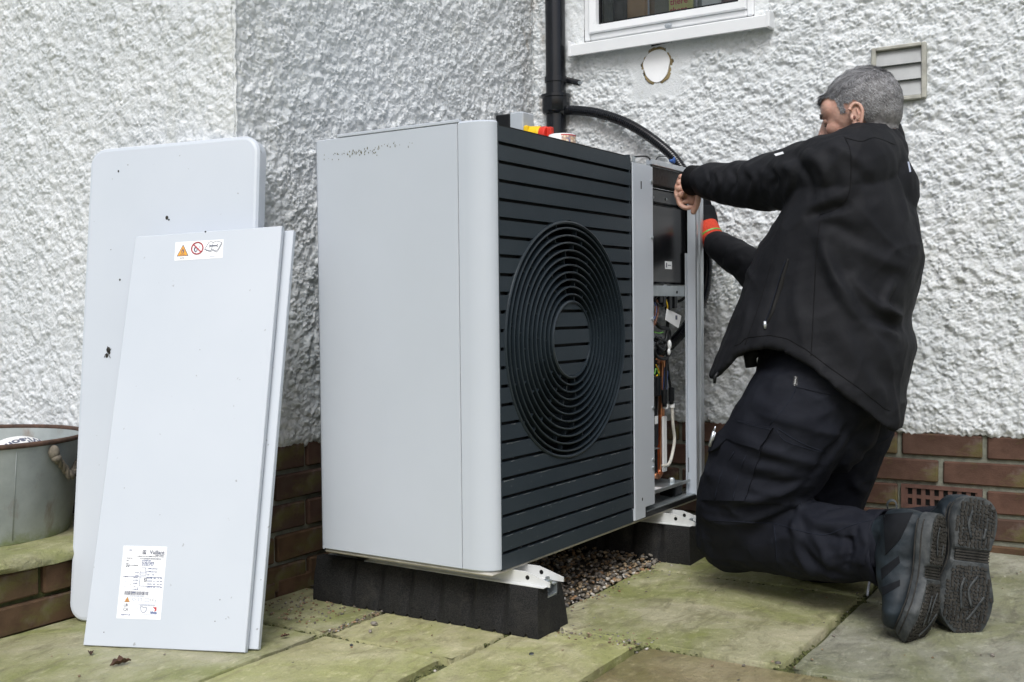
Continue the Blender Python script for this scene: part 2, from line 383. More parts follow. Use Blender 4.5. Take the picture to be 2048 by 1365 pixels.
M['ventedge'] = plain('mossy_vent_frame', (.38, .375, .33), .7, var=.25, scale=30)
M['foam'] = plain('expanding_foam', (.26, .20, .095), .85, var=.3, scale=60)
M['terra'] = plain('terracotta', (.11, .055, .042), .85, var=.25, scale=30)
M['ball'] = plain('white_ball_leather', (.78, .78, .76), .5, var=.05)

def text_mesh(body, size, o, ex, ey, mat, name='lettering', parent=None, align='LEFT', lift=.0004, bold=0., spacing=1., mapf=None):
    cu = bpy.data.curves.new('t', 'FONT'); cu.body = body; cu.size = size; cu.align_x = align; cu.space_line = 1.0; cu.offset = bold; cu.space_character = spacing
    ob = bpy.data.objects.new('t', cu); COL.objects.link(ob); me = evalmesh(ob, name); bpy.data.objects.remove(ob)
    V = get_co(me); o, ex, ey = map(lambda q: np.array(q, float), (o, ex, ey)); n = np.cross(ex, ey)
    W_ = mapf(V) if mapf else o+V[:, :1]*ex+V[:, 1:2]*ey+n*lift
    set_co(me, W_); me.materials.clear(); me.materials.append(mat)
    return link(name, me, parent)

# ------------------------------------------------------------ ground: patio slabs, joints, gravel, lawn
def gz(x, y): return .024*np.clip((np.asarray(x)-.72)/.55, 0, 1)
lw = MB(); lw.add([(-40, -40, -.06), (40, -40, -.06), (40, 40, -.06), (-40, 40, -.06)], [(0, 1, 2, 3)]); tag(lw.build('ground', M['lawn']), kind='structure')
X1, Y1, XS = 1.30, .67, -.071       # right wall plane, middle wall plane, side face plane
patio = root('patio', (0, 0, 0), None, None, kind='structure')
jb = MB(); xs = np.linspace(-3.2, 1.5, 48); ys = np.linspace(-3.2, 1.4, 47)
G = np.array([[(x, y, -.019+gz(x, y)+.003*math.sin(37*x+19*y)) for x in xs] for y in ys]); jb.grid(G); tag(jb.build('mossy_mortar_bed', M['joint'], patio, smooth=True))
def slab(x0, x1, y0, y1, mat, seed, dz=0.):
    r = np.random.default_rng(seed); gap = .0095
    x0 += gap; x1 -= gap; y0 += gap; y1 -= gap
    n = max(6, int((x1-x0)/.022)); m_ = max(6, int((y1-y0)/.022)); b = MB()
    xs = np.linspace(x0, x1, n); ys = np.linspace(y0, y1, m_)
    G = np.zeros((m_, n, 3))
    for j, y in enumerate(ys):
        for i, x in enumerate(xs):
            P = np.array([x, y, seed*.37]); z = .0022*vnoise(P, .16, seed)+.0012*vnoise(P, .05, seed+1)
            G[j, i] = (x, y, z+dz+gz(x, y))
    # irregular riven edges
    def jit(a, ax, sgn, sd):
        for q in a:
            q[ax] += sgn*(.004*abs(vnoise(np.array([q[0], q[1], sd]), .06, seed))+.0035*abs(vnoise(np.array([q[0], q[1], sd+5]), .02, seed)))
    jit(G[0], 1, 1, 1); jit(G[-1], 1, -1, 2); jit(G[:, 0], 0, 1, 3); jit(G[:, -1], 0, -1, 4)
    b.grid(G)
    for c in ([(G[0, 0], G[0, -1]), ]): pass
    for cor, sx, sy in ((G[0, 0], 1, 1), (G[0, -1], -1, 1), (G[-1, 0], 1, -1), (G[-1, -1], -1, -1)): cor[0] += sx*.005; cor[1] += sy*.005
    ring = [G[0, i] for i in range(n)]+[G[j, -1] for j in range(1, m_)]+[G[-1, i] for i in range(n-2, -1, -1)]+[G[j, 0] for j in range(m_-2, 0, -1)]
    ring = np.array(ring); cen = ring.mean(0); cen[2] = 0
    def off(d, dz_):
        q = ring.copy(); dirv = q-cen; dirv[:, 2] = 0; dirv /= np.abs(dirv).max(1)[:, None]; s_ = np.sign(dirv)*(np.abs(dirv) > .98)
        q += s_*d; q[:, 2] += dz_; return q
    R3 = np.array([ring, off(.0025, -.003), off(.0035, -.03)]); b.grid(R3, wrap=True, flip=True)
    return b.build('paving_slab', mat, patio, auto=50)
SL = [(-1.1, -.145, .345, .95, 'stone_green', 0), (-.145, .14, .345, .665, 'stone_green', 0), (-1.1, -.145, .012, .345, 'stone_yellow', .001),
      (-.145, .14, .0, .345, 'stone_yellow', -.001), (-.62, .135, -.287, .0, 'stone_yellow', 0), (.14, .745, -.587, .0, 'stone_green', .001),
      (-.5, .135, -.90, -.287, 'stone_brown', -.001), (.135, .70, -1.25, -.587, 'stone_grey', 0), (.70, 1.295, -1.3, -.587, 'stone_grey', .0),
      (.745, 1.295, -.587, .0, 'stone_green', -.001), (-1.25, -.62, -.6, .012, 'stone_green', 0), (-1.25, -.5, -1.3, -.6, 'stone_yellow', 0),
      (-.5, .135, -1.5, -.9, 'stone_yellow', 0), (-2.0, -1.1, .012, .95, 'stone_yellow', 0), (-2., -1.25, -1.3, .012, 'stone_brown', 0),
      (.135, 1.295, -1.9, -1.27, 'stone_green', 0), (-2., -.5, -2.2, -1.32, 'stone_green', 0), (-.5, .135, -2.2, -1.5, 'stone_grey', 0), (-3.1, -2., -2.2, .95, 'stone_grey', 0)]
for i, (a, b_, c, d, mt, dz) in enumerate(SL): slab(a, b_, c, d, M[mt], 11+i, dz)
gb = MB(); gb.grid(np.array([[(x, y, .001) for x in np.linspace(.15, 1.29, 12)] for y in np.linspace(.004, .66, 8)])); tag(gb.build('gravel_bed', M['soil']), kind='structure')
def pebble_geo(n, pos, size, seed):
    r = np.random.default_rng(seed)
    base = np.array([(1,0,0),(-1,0,0),(0,1,0),(0,-1,0),(0,0,1),(0,0,-1)]+[(a*.62,b*.62,c*.62) for a in (-1,1) for b in (-1,1) for c in (-1,1)], float)
    # convex blob faces: octahedron with raised face centres
    fc = []
    ids = {tuple(np.sign(base[6+i]).astype(int)): 6+i for i in range(8)}
    for (sx, sy, sz), c in ids.items():
        px = 0 if sx > 0 else 1; py = 2 if sy > 0 else 3; pz = 4 if sz > 0 else 5
        tri = [(px, py, c), (py, pz, c), (pz, px, c)]
        if sx*sy*sz < 0: tri = [t[::-1] for t in tri]
        fc += tri
    fc = np.array(fc); V = []; F = []
    for i in range(n):
        s_ = size[i]*np.array([1, r.uniform(.55, .95), r.uniform(.4, .7)])
        a = r.uniform(0, 2*PI); ca, sa = math.cos(a), math.sin(a); tl = r.uniform(-.5, .5); ct, st = math.cos(tl), math.sin(tl)
        B = base*(1+r.uniform(-.22, .22, (14, 1)))*s_
        B = B@np.array([[ca, sa, 0], [-sa, ca, 0], [0, 0, 1]])@np.array([[1, 0, 0], [0, ct, st], [0, -st, ct]])
        V.append(B+pos[i]); F.append(fc+14*i)
    return np.vstack(V), np.vstack(F)
r = np.random.default_rng(3); n = 4200
px_ = r.uniform(.21, 1.28, n); py_ = r.uniform(.0, .65, n)**1.15; sz_ = r.uniform(.0035, .0085, n)
py_ = py_-.018*r.random(n)*(px_ > .26)
pos = np.stack([px_, py_, .004+r.uniform(0, .012, n)*(py_ > .01)+gz(px_, py_)], 1)
V, F = pebble_geo(n, pos, sz_, 5); tag(link('gravel', np_mesh('gravel', V, F, M['pebble'])), kind='stuff')
# loose grit and crumbs lying along joints and on the slabs
n = 1100; pts_ = []
while len(pts_) < n:
    c = r.integers(0, 6)
    if c == 0: p = (r.uniform(-.14, .3), .345+r.normal(0, .008))
    elif c == 1: p = (r.uniform(.1, .9), -.02+r.normal(0, .02))
    elif c == 2: p = (-.12+r.uniform(0, .25), .4+r.uniform(0, .2))
    elif c == 3: p = (.14+r.normal(0, .03), r.uniform(-.3, .1))
    elif c == 4: p = (r.uniform(-.6, 1.2), r.uniform(-1, .8))
    else: p = (r.uniform(-.14, 1.2), Y1-.03-abs(r.normal(0, .02)))
    pts_.append(p)
pts_ = np.array(pts_); pos = np.stack([pts_[:, 0], pts_[:, 1], .002+gz(pts_[:, 0], 0)], 1)
V, F = pebble_geo(n, pos, r.uniform(.0012, .0042, n)*np.where(r.random(n) > .92, 1.5, 1), 8); tag(link('loose_grit', np_mesh('loose_grit', V, F, M['pebble'])), kind='stuff')

mp_ = []; r = np.random.default_rng(31)
for (x0, x1, y0, y1, *_q) in SL[:11]:
    for _ in range(int(260*(x1-x0))): mp_.append((r.uniform(x0, x1), (y0 if r.random() < .5 else y1)+r.normal(0, .0035)))
    for _ in range(int(260*(y1-y0))): mp_.append(((x0 if r.random() < .5 else x1)+r.normal(0, .0035), r.uniform(y0, y1)))
mp_ = np.array(mp_); kk_ = (vnoise(np.c_[mp_, mp_[:, 0]*0], .09, 12) > -.15) & (mp_[:, 1] < Y1); mp_ = mp_[kk_]
V, F = pebble_geo(len(mp_), np.c_[mp_, -.009+gz(mp_[:, 0], 0)+r.uniform(0, .005, len(mp_))], r.uniform(.002, .0055, len(mp_)), 6); tag(link('moss', np_mesh('moss', V, F, M['moss'])), kind='stuff')

# ------------------------------------------------------------ house
house = root('house', (X1, Y1, 0), 'white roughcast house with a low red brick base', 'house')
BT = .352                     # top of the brick base
def pebbledash(na, nz, step, seed, k):
    r = np.random.default_rng(seed); H = np.zeros((nz, na)); area = na*nz*step*step; n = int(area*21000/k**2)
    rad = np.clip(r.lognormal(math.log(.0066*k), .38, n), .0032, .0145); cx = r.uniform(0, na, n); cy = r.uniform(0, nz, n); el = r.uniform(.62, 1, n); th = r.uniform(0, PI, n); hg = rad*r.uniform(.35, .62, n)
    yy, xx = np.mgrid[-5:6, -5:6]
    for i in range(n):
        ix, iy = int(cx[i]), int(cy[i])
        if ix < 5 or iy < 5 or ix >= na-5 or iy >= nz-5: continue
        w_ = min(5, int(rad[i]/step)+1); X = (xx[5-w_:6+w_, 5-w_:6+w_]+ix-cx[i])*step; Y = (yy[5-w_:6+w_, 5-w_:6+w_]+iy-cy[i])*step
        c, s_ = math.cos(th[i]), math.sin(th[i]); d = ((X*c+Y*s_)/rad[i])**2+((-X*s_+Y*c)/(rad[i]*el[i]))**2
        D = hg[i]*np.sqrt(np.clip(1-d, 0, 1)); P = H[iy-w_:iy+w_+1, ix-w_:ix+w_+1]; np.maximum(P, D+P*.25*(d < 1), out=P)
    return H
def rough_wall(axis, val, a0, a1, z0, z1, step, seed, cut, amp=1., sgn=-1, calm=None, top=5.2, a2=None, label=None, lamk=1.):
    """axis 0: wall at x=val, coordinate a is y.  axis 1: wall at y=val, a is x. relief grows towards sgn"""
    na = int((a1-a0)/step); nz = int((z1-z0)/step); A = np.linspace(a0, a1, na); Z = np.linspace(z0, z1, nz)
    f1 = field(nz, na, step, .021, seed); f2 = field(nz, na, step, .011, seed+1); f0 = field(nz, na, step, .16, seed+2); f3 = field(nz, na, step, .042, seed+3)
    g1 = field(nz, na, step, .026*lamk, seed+8, .8); g2 = field(nz, na, step, .0125*lamk, seed+9, .7); g4 = field(nz, na, step, .0085, seed+10, .5)
    m1 = 1+.5*np.tanh(field(nz, na, step, .11, seed+11)); h = pebbledash(na, nz, step, seed+40, lamk)*(.56+.28*m1)+.0018*np.abs(g1)*m1+.0008*g4+.0012*f0+.0012*f3-.003; h = h*amp
    AA, ZZ = np.meshgrid(A, Z)
    if calm is not None: h = h*(1-calm(AA, ZZ))
    h = h+.012
    edge = .0040*np.tanh(field(2, na, step, .09, seed+5)[0])+.0016*field(2, na, step, .02, seed+6)[0]
    low = ZZ < z0+.03
    ZZ = np.where(low, ZZ+np.clip(edge, -.009, .009)[None]*(1-(ZZ-z0)/.03), ZZ)
    tp = np.clip((np.arange(nz)*step)/.016, 0, 1)[:, None]**.5; h = h*(.45+.55*tp); h[0] = .0
    P = np.zeros((nz, na, 3)); P[..., axis] = val+sgn*h; P[..., 1-axis] = AA; P[..., 2] = ZZ
    idx = np.arange(nz*na).reshape(nz, na)
    F = np.stack([idx[:-1, :-1], idx[:-1, 1:], idx[1:, 1:], idx[1:, :-1]], -1)
    keep = np.ones(F.shape[:2], bool)
    if cut is not None: keep = ~cut(AA[:-1, :-1]+step/2, ZZ[:-1, :-1]+step/2)
    F = F[keep]
    if axis == 0: F = F[:, ::-1]
    V = P.reshape(-1, 3)
    me = np_mesh('roughcast', V, F, M['render'])
    o = link('roughcast', me, house); return o
WY0, WY1, WZ0, WZ1 = -.125, .46, 1.584, 2.75       # window opening
hc = on(1317, 133, 0, X1); HY, HZ = float(hc[1]), float(hc[2])
def calm_r(A, Z):
    d = np.hypot((A-HY)/1.0, (Z-HZ)/1.05); c = np.clip((.125+.02*np.sin(5*np.arctan2(Z-HZ, A-HY))-d)/.03, 0, 1)
    c2 = np.clip((Z-(1.505-.02*np.sin(9*A)))/.03, 0, 1)*(A > -.17)*(A < .53)*.7
    c3 = np.clip((.05-np.hypot((A+.54)/1.9, (Z-1.36)/2.6))/.02, 0, 1)*.6
    return np.maximum(np.maximum(c, c2), c3)
o = rough_wall(0, X1, -1.35, Y1-.004, BT-.012, 1.86, .0030, 100, lambda A, Z: ((A > WY0) & (A < WY1) & (Z > WZ0)) | (np.hypot(A-HY, Z-HZ) < .052+.004*np.sin(7*np.arctan2(Z-HZ, A-HY))+.003*np.sin(13*np.arctan2(Z-HZ, A-HY))), calm=calm_r); o['label'] = 'roughcast face around the window and vent'
o = rough_wall(1, Y1, XS-.013, X1-.004, BT+.012, 1.9, .0031, 200, None, amp=.9, lamk=.85); o['label'] = 'roughcast return face behind the grey unit'
o = rough_wall(0, XS, Y1-.020, 2.0, BT-.01, 2.05, .0031, 300, None, amp=.72, lamk=.8); o['label'] = 'roughcast side face above the galvanised tub'
cb = MB()
cb.box((X1-.008, -5, 1.862), (X1+.2, WY0, 5)); cb.box((X1-.008, WY1, 1.862), (X1+.2, Y1-.002, 5)); cb.box((X1-.008, WY0, WZ1), (X1+.2, WY1, 5))
cb.box((X1-.008, -5, BT), (X1+.2, -1.352, 1.86)); cb.box((XS+.01, Y1-.006, 1.902), (X1-.012, Y1+.2, 5))
cb.box((XS-.01, Y1-.006, 2.052), (XS+.008, 5, 5)); cb.box((XS-.01, 2.002, .02), (XS+.15, 5, 2.05))
cb.build('upper_roughcast', M['render'], house)
kb = MB()   # masonry core behind render, with the window hole
kb.box((X1+.002, -5, -.05), (X1+.19, 5, WZ0-.002)); kb.box((X1+.002, WY1, WZ0), (X1+.19, 5, 5)); kb.box((X1+.002, -5, WZ0), (X1+.19, WY0, 5))
kb.box((XS+.01, Y1+.004, -.05), (X1-.0, Y1+.19, 4.9)); kb.box((XS+.004, Y1+.01, -.05), (XS+.15, 5, 4.9)); kb.build('mortar', M['mortar'], house)
def brick_mesh(L, H, D, seed):
    b = MB(); b.box((-L/2, -D/2, -H/2), (L/2, D/2, H/2), bev=.004); V = np.array(b.v)
    V += np.stack([vnoise(V*1.0+seed, .05, seed+k)*.0022 for k in range(3)], 1); b.v = [tuple(q) for q in V]; return b.mesh('brick', M['brick'])
FULL = [brick_mesh(.213, .064, .1, s_) for s_ in (1, 2, 3)]; HALF = [brick_mesh(.101, .064, .1, s_) for s_ in (4, 5)]
def put_brick(me, p, rz, mat=None, par=house):
    o = bpy.data.objects.new('brick', me); COL.objects.link(o); o.parent = par; o.location = Vector(p)-par.location if False else Vector(p)
    o.matrix_parent_inverse = Matrix.Translation(-par.location)
    o.rotation_euler = (random.uniform(-.008, .008), random.uniform(-.006, .006), rz+random.uniform(-.006, .006))
    if mat: o.material_slots[0].link = 'OBJECT'; o.material_slots[0].material = mat
    return o
j1 = float(on(1800, 890, 0, X1)[1]); j2 = float(on(1882, 945, 0, X1)[1])        # joints seen beside the knee
zj = [float(on(1882, 917, 0, X1)[2]), float(on(1882, 971, 0, X1)[2])]
zc0 = zj[0]+.0375
print('brick joints', j1, j2, zj)
for c in range(6):
    zc = zc0-.075*c
    if zc < -.02: break
    off_ = (j1 if c % 2 == 0 else j2)
    for k_ in range(-8, 9):
        y = off_+.1125+.225*k_
        if y < -1.6 or y > Y1-.06: continue
        if c == 2 and abs(y-(j1-.1125)) < .05: AIRY, AIRZ = y, zc; continue
        me = random.choice(FULL)
        if y+.11 > Y1-.01: me = random.choice(HALF); y = min(y-.05, Y1-.06)
        put_brick(me, (X1+.043-random.uniform(0, .003), y, zc), PI/2, M['brickmoss'] if c >= 4 else None)
for c in range(6):
    zc = BT+.020-.0325-.075*c
    if zc < .0: zc = max(zc, .005)
    for k_ in range(0, 7):
        x = XS+.1075+.225*k_-(.1125 if c % 2 else 0)
        me = random.choice(FULL)
        if x-.11 < XS-.02: me = random.choice(HALF); x = XS+.0505
        if x > X1-.05: continue
        put_brick(me, (x, Y1+.043-random.uniform(0, .003), zc), 0, M['brickmoss'] if c >= 3 else None)
    for k_ in range(0, 6):
        y = Y1+.1075+.225*k_+(.1125 if c % 2 == 0 else 0)
        put_brick(random.choice(FULL), (XS+.043, y, zc), PI/2)
# air brick in the third course
ab = MB(); L, H = .215, .068; yy0 = AIRY-L/2; zz0 = AIRZ-H/2; xf = X1-.010
cols, rows = 8, 2; ys_ = np.linspace(yy0+.012, yy0+L-.012, cols*2+1); zs_ = np.linspace(zz0+.010, zz0+H-.010, rows*2+1)
ab.box((xf, yy0, zz0), (xf+.09, yy0+L, zz0+.010)); ab.box((xf, yy0, zz0+H-.010), (xf+.09, yy0+L, zz0+H))
ab.box((xf, yy0, zz0+.010), (xf+.09, yy0+.012, zz0+H-.010)); ab.box((xf, yy0+L-.012, zz0+.010), (xf+.09, yy0+L, zz0+H-.010))
YE = [yy0+.012]+[yy0+.012+(L-.024)*(i+.5)/cols for i in range(cols)]+[yy0+L-.012]
pit = (L-.024)/cols
for i in range(cols+1):
    c_ = yy0+.012+pit*i; ab.box((xf+.003, max(c_-.0055, yy0+.012), zz0+.010), (xf+.06, min(c_+.0055, yy0+L-.012), zz0+H-.010))
ab.box((xf+.0035, yy0+.012, zz0+H/2-.005), (xf+.058, yy0+L-.012, zz0+H/2+.005)); ab.build('air_brick', M['terra'], house)
bk = MB(); bk.box((X1-.0015, yy0+.01, zz0+.008), (X1+.0012, yy0+L-.01, zz0+H-.008)); bk.build('air_brick_shade_plate', M['shadowblack'], house)  # black plate painting the shade inside the air brick openings
# window
win = MB()
XF = X1-.012; fw = .062
def fr(b, y0, y1, z0, z1, x0, x1, w_, bev=.004):
    b.box((x0, y0, z0), (x1, y0+w_, z1), bev=bev); b.box((x0, y1-w_, z0), (x1, y1, z1), bev=bev)
    b.box((x0+.0015, y0+w_, z0), (x1, y1-w_, z0+w_), bev=bev); b.box((x0+.0015, y0+w_, z1-w_), (x1, y1-w_, z1), bev=bev)
fr(win, WY0+.002, WY1-.002, WZ0+.001, WZ1-.002, XF-.004, X1+.06, .022)
wo = win.build('window', M['upvc'], house)
sb = MB()
g0 = on(1210, 48, 0, XF+.012); g1 = on(1483, 3, 0, XF+.012)
gy1, gz0, gy0 = float(g0[1]), float(g0[2]), float(g1[1])
# sash with mitred bevelled profile
def profile_frame(b, y0, y1, z0, z1, prof):
    """prof list of (inset, x)"""
    rows = []
    for ins, x in prof: rows.append([(x, y0+ins, z0+ins), (x, y1-ins, z0+ins), (x, y1-ins, z1-ins), (x, y0+ins, z1-ins)])
    b.grid(np.array(rows), wrap=True)
ins = gz0-(WZ0+.02)
profile_frame(sb, WY0+.024, WY1-.024, WZ0+.023, WZ1-.024, [(0, XF+.03), (0, XF-.010), (.003, XF-.014), (ins-.008, XF-.009), (ins-.004, XF+.004), (ins-.003, XF+.03)])
sb.build('sash', M['upvc'], wo, auto=30)
gs = MB(); ii = ins-.004+.022
profile_frame(gs, WY0+ii+.002, WY1-ii-.002, WZ0+ii+.001, WZ1-ii-.002, [(0, XF+.012), (0, XF+.005), (.005, XF+.005), (.005, XF+.02)]); gs.build('gasket', M['black'], wo)
pn = MB(); pn.box((XF+.014, WY0+ii, WZ0+ii), (XF+.018, WY1-ii, WZ1-ii)); pn.build('pane', M['glass'], wo)
lb = MB()
for u in (1297, 1393):
    y = float(on(u, 10, 0, XF+.012)[1]); lb.box((XF+.011, y-.0035, WZ0+ii), (XF+.0138, y+.0035, WZ1-ii), bev=.001)
lb.box((XF+.0105, WY0+ii, 2.0), (XF+.0138, WY1-ii, 2.007)); lb.build('lead_strip', M['lead'], wo)
hb = MB(); hp = on(1337, 52, 0, XF-.0165); yy = np.linspace(-1, 1, 9); hb.tube([hp+np.array([-.002*(1-t*t), .0105*t, 0]) for t in yy], [(.004+.0035*math.sqrt(max(0, 1-t**4))) for t in yy], 10); hb.build('drain_cover', plain('drain_grey', (.30, .33, .36), .4), wo, smooth=True)
sx = X1-.055; s0 = on(1137, 113, 0, sx); s1 = on(1537, 53, 0, sx); sv = on(1137, 91, 0, sx)
sl_ = MB(); y0s, y1s = float(s1[1]), float(s0[1]); zb = float(s0[2]+s1[2])/2; zt = float(sv[2])
prof = [(X1+.02, zt+.012), (sx+.004, zt+.001), (sx, zt-.002), (sx, zb), (sx+.012, zb), (sx+.012, zb+.012), (X1+.02, zb+.014)]
sl_.prism([(p[0], p[1]) for p in prof], (1, 0, 0), (0, 0, 1), (0, 1, 0), (0, y0s, 0), y1s-y0s); sl_.build('window_sill', M['upvc'], wo)
ec = MB(); ec.box((sx-.002, y0s-.004, zb-.002), (X1+.01, y0s+.008, zt+.012), bev=.002); ec.build('sill_end_cap', M['upvc'], wo); ec = MB(); ec.box((sx-.002, y1s-.008, zb-.002), (X1+.01, y1s+.003, zt+.012), bev=.002); ec.build('sill_end_cap', M['upvc'], wo)
# room behind the pane
rm = MB(); rx = X1+.75
rm.add([(rx, WY0-.5, WZ0-.2), (rx, WY1+.5, WZ0-.2), (rx, WY1+.5, WZ1+.3), (rx, WY0-.5, WZ1+.3)], [(0, 1, 2, 3)])
rm.add([(X1+.191, WY0-.5, WZ0+.0), (rx, WY0-.5, WZ0), (rx, WY1+.5, WZ0), (X1+.191, WY1+.5, WZ0)], [(0, 1, 2, 3)]); rm.build('room_lining', M['room'], house)
def at_win(u, v, dx): return on(u, v, 0, X1+dx)
q = at_win(1277, 20, .14); q2 = at_win(1290, 46, .14)
bx = MB(); bx.box((X1+.10, float(q[1])-.05, WZ0+.012), (X1+.17, float(q[1])+.055, WZ0+.34), bev=.01); tag(bx.build('cardboard_box', M['card']), 'torn brown cardboard box standing inside the window', 'box')
vs_ = MB(); q = at_win(1240, 20, .1); vs_.box((X1+.08, float(q[1])-.03, WZ0+.02), (X1+.1, float(q[1])+.02, WZ0+.36), bev=.008); tag(vs_.build('folded_cloth', M['insul']), 'dark crumpled bag inside the window left of the brown box', 'bag')
q = at_win(1362, 15, .07)
bk = root('yellow_book', (X1+.07, float(q[1]), WZ0+.01), 'yellow booklet with red lettering leaning inside the window pane', 'book'); b_ = MB(); b_.box((X1+.068, float(q[1])-.043, WZ0+.012), (X1+.078, float(q[1])+.042, WZ0+.28), bev=.002); b_.build('cover', M['book'], bk)
text_mesh('there\nthere', .028, at_win(1340, 11, .0665)+np.array([0, 0, .0]), (0, -1, 0), (0, 0, 1), M['redprint'], 'lettering', bk, lift=0.0, bold=.0006)
q = at_win(1290, 35, .085); b_ = MB(); b_.box((X1+.075, float(q[1])-.06, WZ0+.010), (X1+.0925, float(q[1])+.06, WZ0+.062), bev=.003); tag(b_.build('purple_box', M['purple']), 'flat purple box lying on the inside sill in front of the cardboard box', 'box')
q = at_win(1425, 8, .12); b_ = MB(); b_.box((X1+.1, float(q[1])-.035, WZ0+.012), (X1+.15, float(q[1])+.03, WZ0+.3), bev=.004); tag(b_.build('white_carton', M['paper']), 'pale carton inside the window right of the yellow booklet', 'carton')
q = at_win(1462, 8, .12); b_ = MB(); b_.tube([(X1+.12, float(q[1]), WZ0+.012), (X1+.12, float(q[1]), WZ0+.3)], .03, 16); tag(b_.build('brown_jar', M['brownw'], smooth=False), 'brown jar inside the window at its right end', 'jar')
# ducted hole with foam and white disc
fo = MB(); n = 90; ring = []; rr = []
for i in range(n):
    a = 2*PI*i/n; nz_ = lambda sc, sd_: float(vnoise(np.array([math.cos(a), math.sin(a), .3]), sc, sd_)); q = .048+.003*nz_(.5, 2)+.002*nz_(.2, 3); f2 = .0515+.0055*nz_(.35, 4)+.0028*nz_(.12, 5)+.003*max(0, -math.sin(a))
    ring.append([(X1+.004, HY+.040*math.cos(a), HZ+.044*math.sin(a)), (X1-.012, HY+(q-.003)*math.cos(a), HZ+(q+.002)*math.sin(a)), (X1-.013-.002*math.sin(5*a), HY+(f2+.0)*math.cos(a), HZ+(f2+.004)*math.sin(a)), (X1+.01, HY+(f2+.006)*math.cos(a), HZ+(f2+.009)*math.sin(a))])
fo.grid(np.array(ring+[ring[0]])); fo.build('foam_ring', M['foam'], house, smooth=True)
dk = MB(); poly = [(HY+(.0450+.0022*math.sin(3*a+.5)+.0012*math.sin(7*a))*math.cos(a), HZ+(.0515+.0022*math.sin(3*a+.5))*math.sin(a)) for a in np.linspace(0, 2*PI, 36, endpoint=False)]
dk.prism(poly, (0, 1, 0), (0, 0, 1), (-1, 0, 0), (X1+.001, 0, 0), .016); dk.build('duct_plug', M['plug'], house)
hb = MB()
for t in np.linspace(0, 1, 7): pass
pp = [on(u, v, 0, X1-.0105) for u, v in ((1303, 92), (1310, 89), (1340, 84), (1366, 80))]; hb.tube(pp, [.004, .006, .003, .0015], 8); hb.build('crack', M['shadowblack'], house)
# vent with three louvres
v0 = on(1742, 97, 0, X1-.03); v1 = on(1852, 196, 0, X1-.03); vy1, vz1 = float(v0[1]), float(v0[2]); vy0, vz0 = float(v1[1]), float(v1[2])
vt = MB(); xa = X1-.032; fwid = .013
vt.box((xa, vy0, vz0), (X1-.001, vy0+fwid, vz1), bev=.003); vt.box((xa, vy1-fwid, vz0), (X1-.001, vy1, vz1), bev=.003)
vt.box((xa+.001, vy0+fwid, vz1-fwid*.8), (X1-.001, vy1-fwid, vz1), bev=.002); vt.box((xa+.001, vy0+fwid, vz0), (X1-.001, vy1-fwid, vz0+fwid*.9), bev=.002)
vo = vt.build('wall_vent', M['ventedge'], house)
hh = (vz1-vz0-1.7*fwid)/3
for i in range(3):
    b_ = MB(); za = vz0+fwid*.9+hh*i
    b_.prism([(xa+.004, za+.001), (xa+.008, za+.0005), (xa+.020, za+hh-.001), (xa+.015, za+hh-.001)], (1, 0, 0), (0, 0, 1), (0, 1, 0), (0, vy0+fwid, 0), vy1-vy0-2*fwid); b_.build('louvre', M['vent'], vo)
b_ = MB(); b_.box((xa+.022, vy0+.005, vz0+.005), (X1-.004, vy1-.005, vz1-.005)); b_.build('vent_back', M['shadowblack'], vo)

# downpipe
PX, PY = 1.213, .553
pc = on(1111, 100, 1, PY); PX = float(pc[0])
dp = root('downpipe', (PX, PY, 0), 'black plastic downpipe running down the corner of the two white walls', 'downpipe')
b_ = MB(); b_.tube([(PX, PY, z) for z in (0.02, 1.2, 1.26, 3.4)], .0335, 32, cap=True); b_.build('pipe', M['pvc'], dp, auto=40)
zs0 = float(on(1111, 229, 1, PY)[2]); zs1 = float(on(1111, 190, 1, PY)[2])
b_ = MB(); b_.tube([(PX, PY, z) for z in (zs0, zs0+.004, zs0+.010, zs1-.012, zs1-.010, zs1-.001, zs1)], [.040, .0445, .0465, .0465, .050, .050, .044], 32); b_.build('socket', M['pvc'], dp, auto=30)
zc_ = float(on(1111, 160, 1, PY)[2]); b_ = MB(); b_.tube([(PX, PY, z) for z in (zc_-.010, zc_-.009, zc_+.009, zc_+.010)], [.0345, .0375, .0375, .0345], 32)
ce = on(1160, 166, 0, X1-.014); cs = np.array([PX+.02, PY-.03, zc_])
dv = ce-cs; b_.tube([cs, cs+dv*.5, ce], [(.010, .003), (.009, .003), (.009, .003)], 8, up=(0, 0, 1)); b_.build('clip', M['pvc'], dp, auto=30)
b_ = MB(); b_.tube([ce+np.array([-.004, 0, 0]), ce+np.array([.01, 0, 0])], .006, 10); b_.build('screw', M['zinc'], dp)
# ribbed conduit
path = [at(*q) for q in ((1126, 222, 3.62), (1150, 221, 3.60), (1200, 228, 3.545), (1260, 250, 3.48), (1320, 290, 3.42), (1360, 332, 3.385), (1393, 400, 3.35), (1414, 500, 3.33), (1408, 590, 3.31), (1375, 650, 3.27), (1340, 690, 3.22), (1296, 722, 3.15), (1270, 760, 3.12))]
cpth = catmull(path, 40); seg = np.linalg.norm(np.diff(cpth, axis=0), axis=1); s_ = np.r_[0, np.cumsum(seg)]
S = np.arange(0, s_[-1], .0018); cp2 = np.stack([np.interp(S, s_, cpth[:, i]) for i in range(3)], 1)
b_ = MB(); b_.tube(cp2, .0148+.0013*np.sign(np.sin(S*2*PI/.0075)), 14); tag(b_.build('ribbed_conduit', M['pvc'], auto=50), 'black ribbed flexible conduit arching from the downpipe socket down into the open unit', 'conduit')

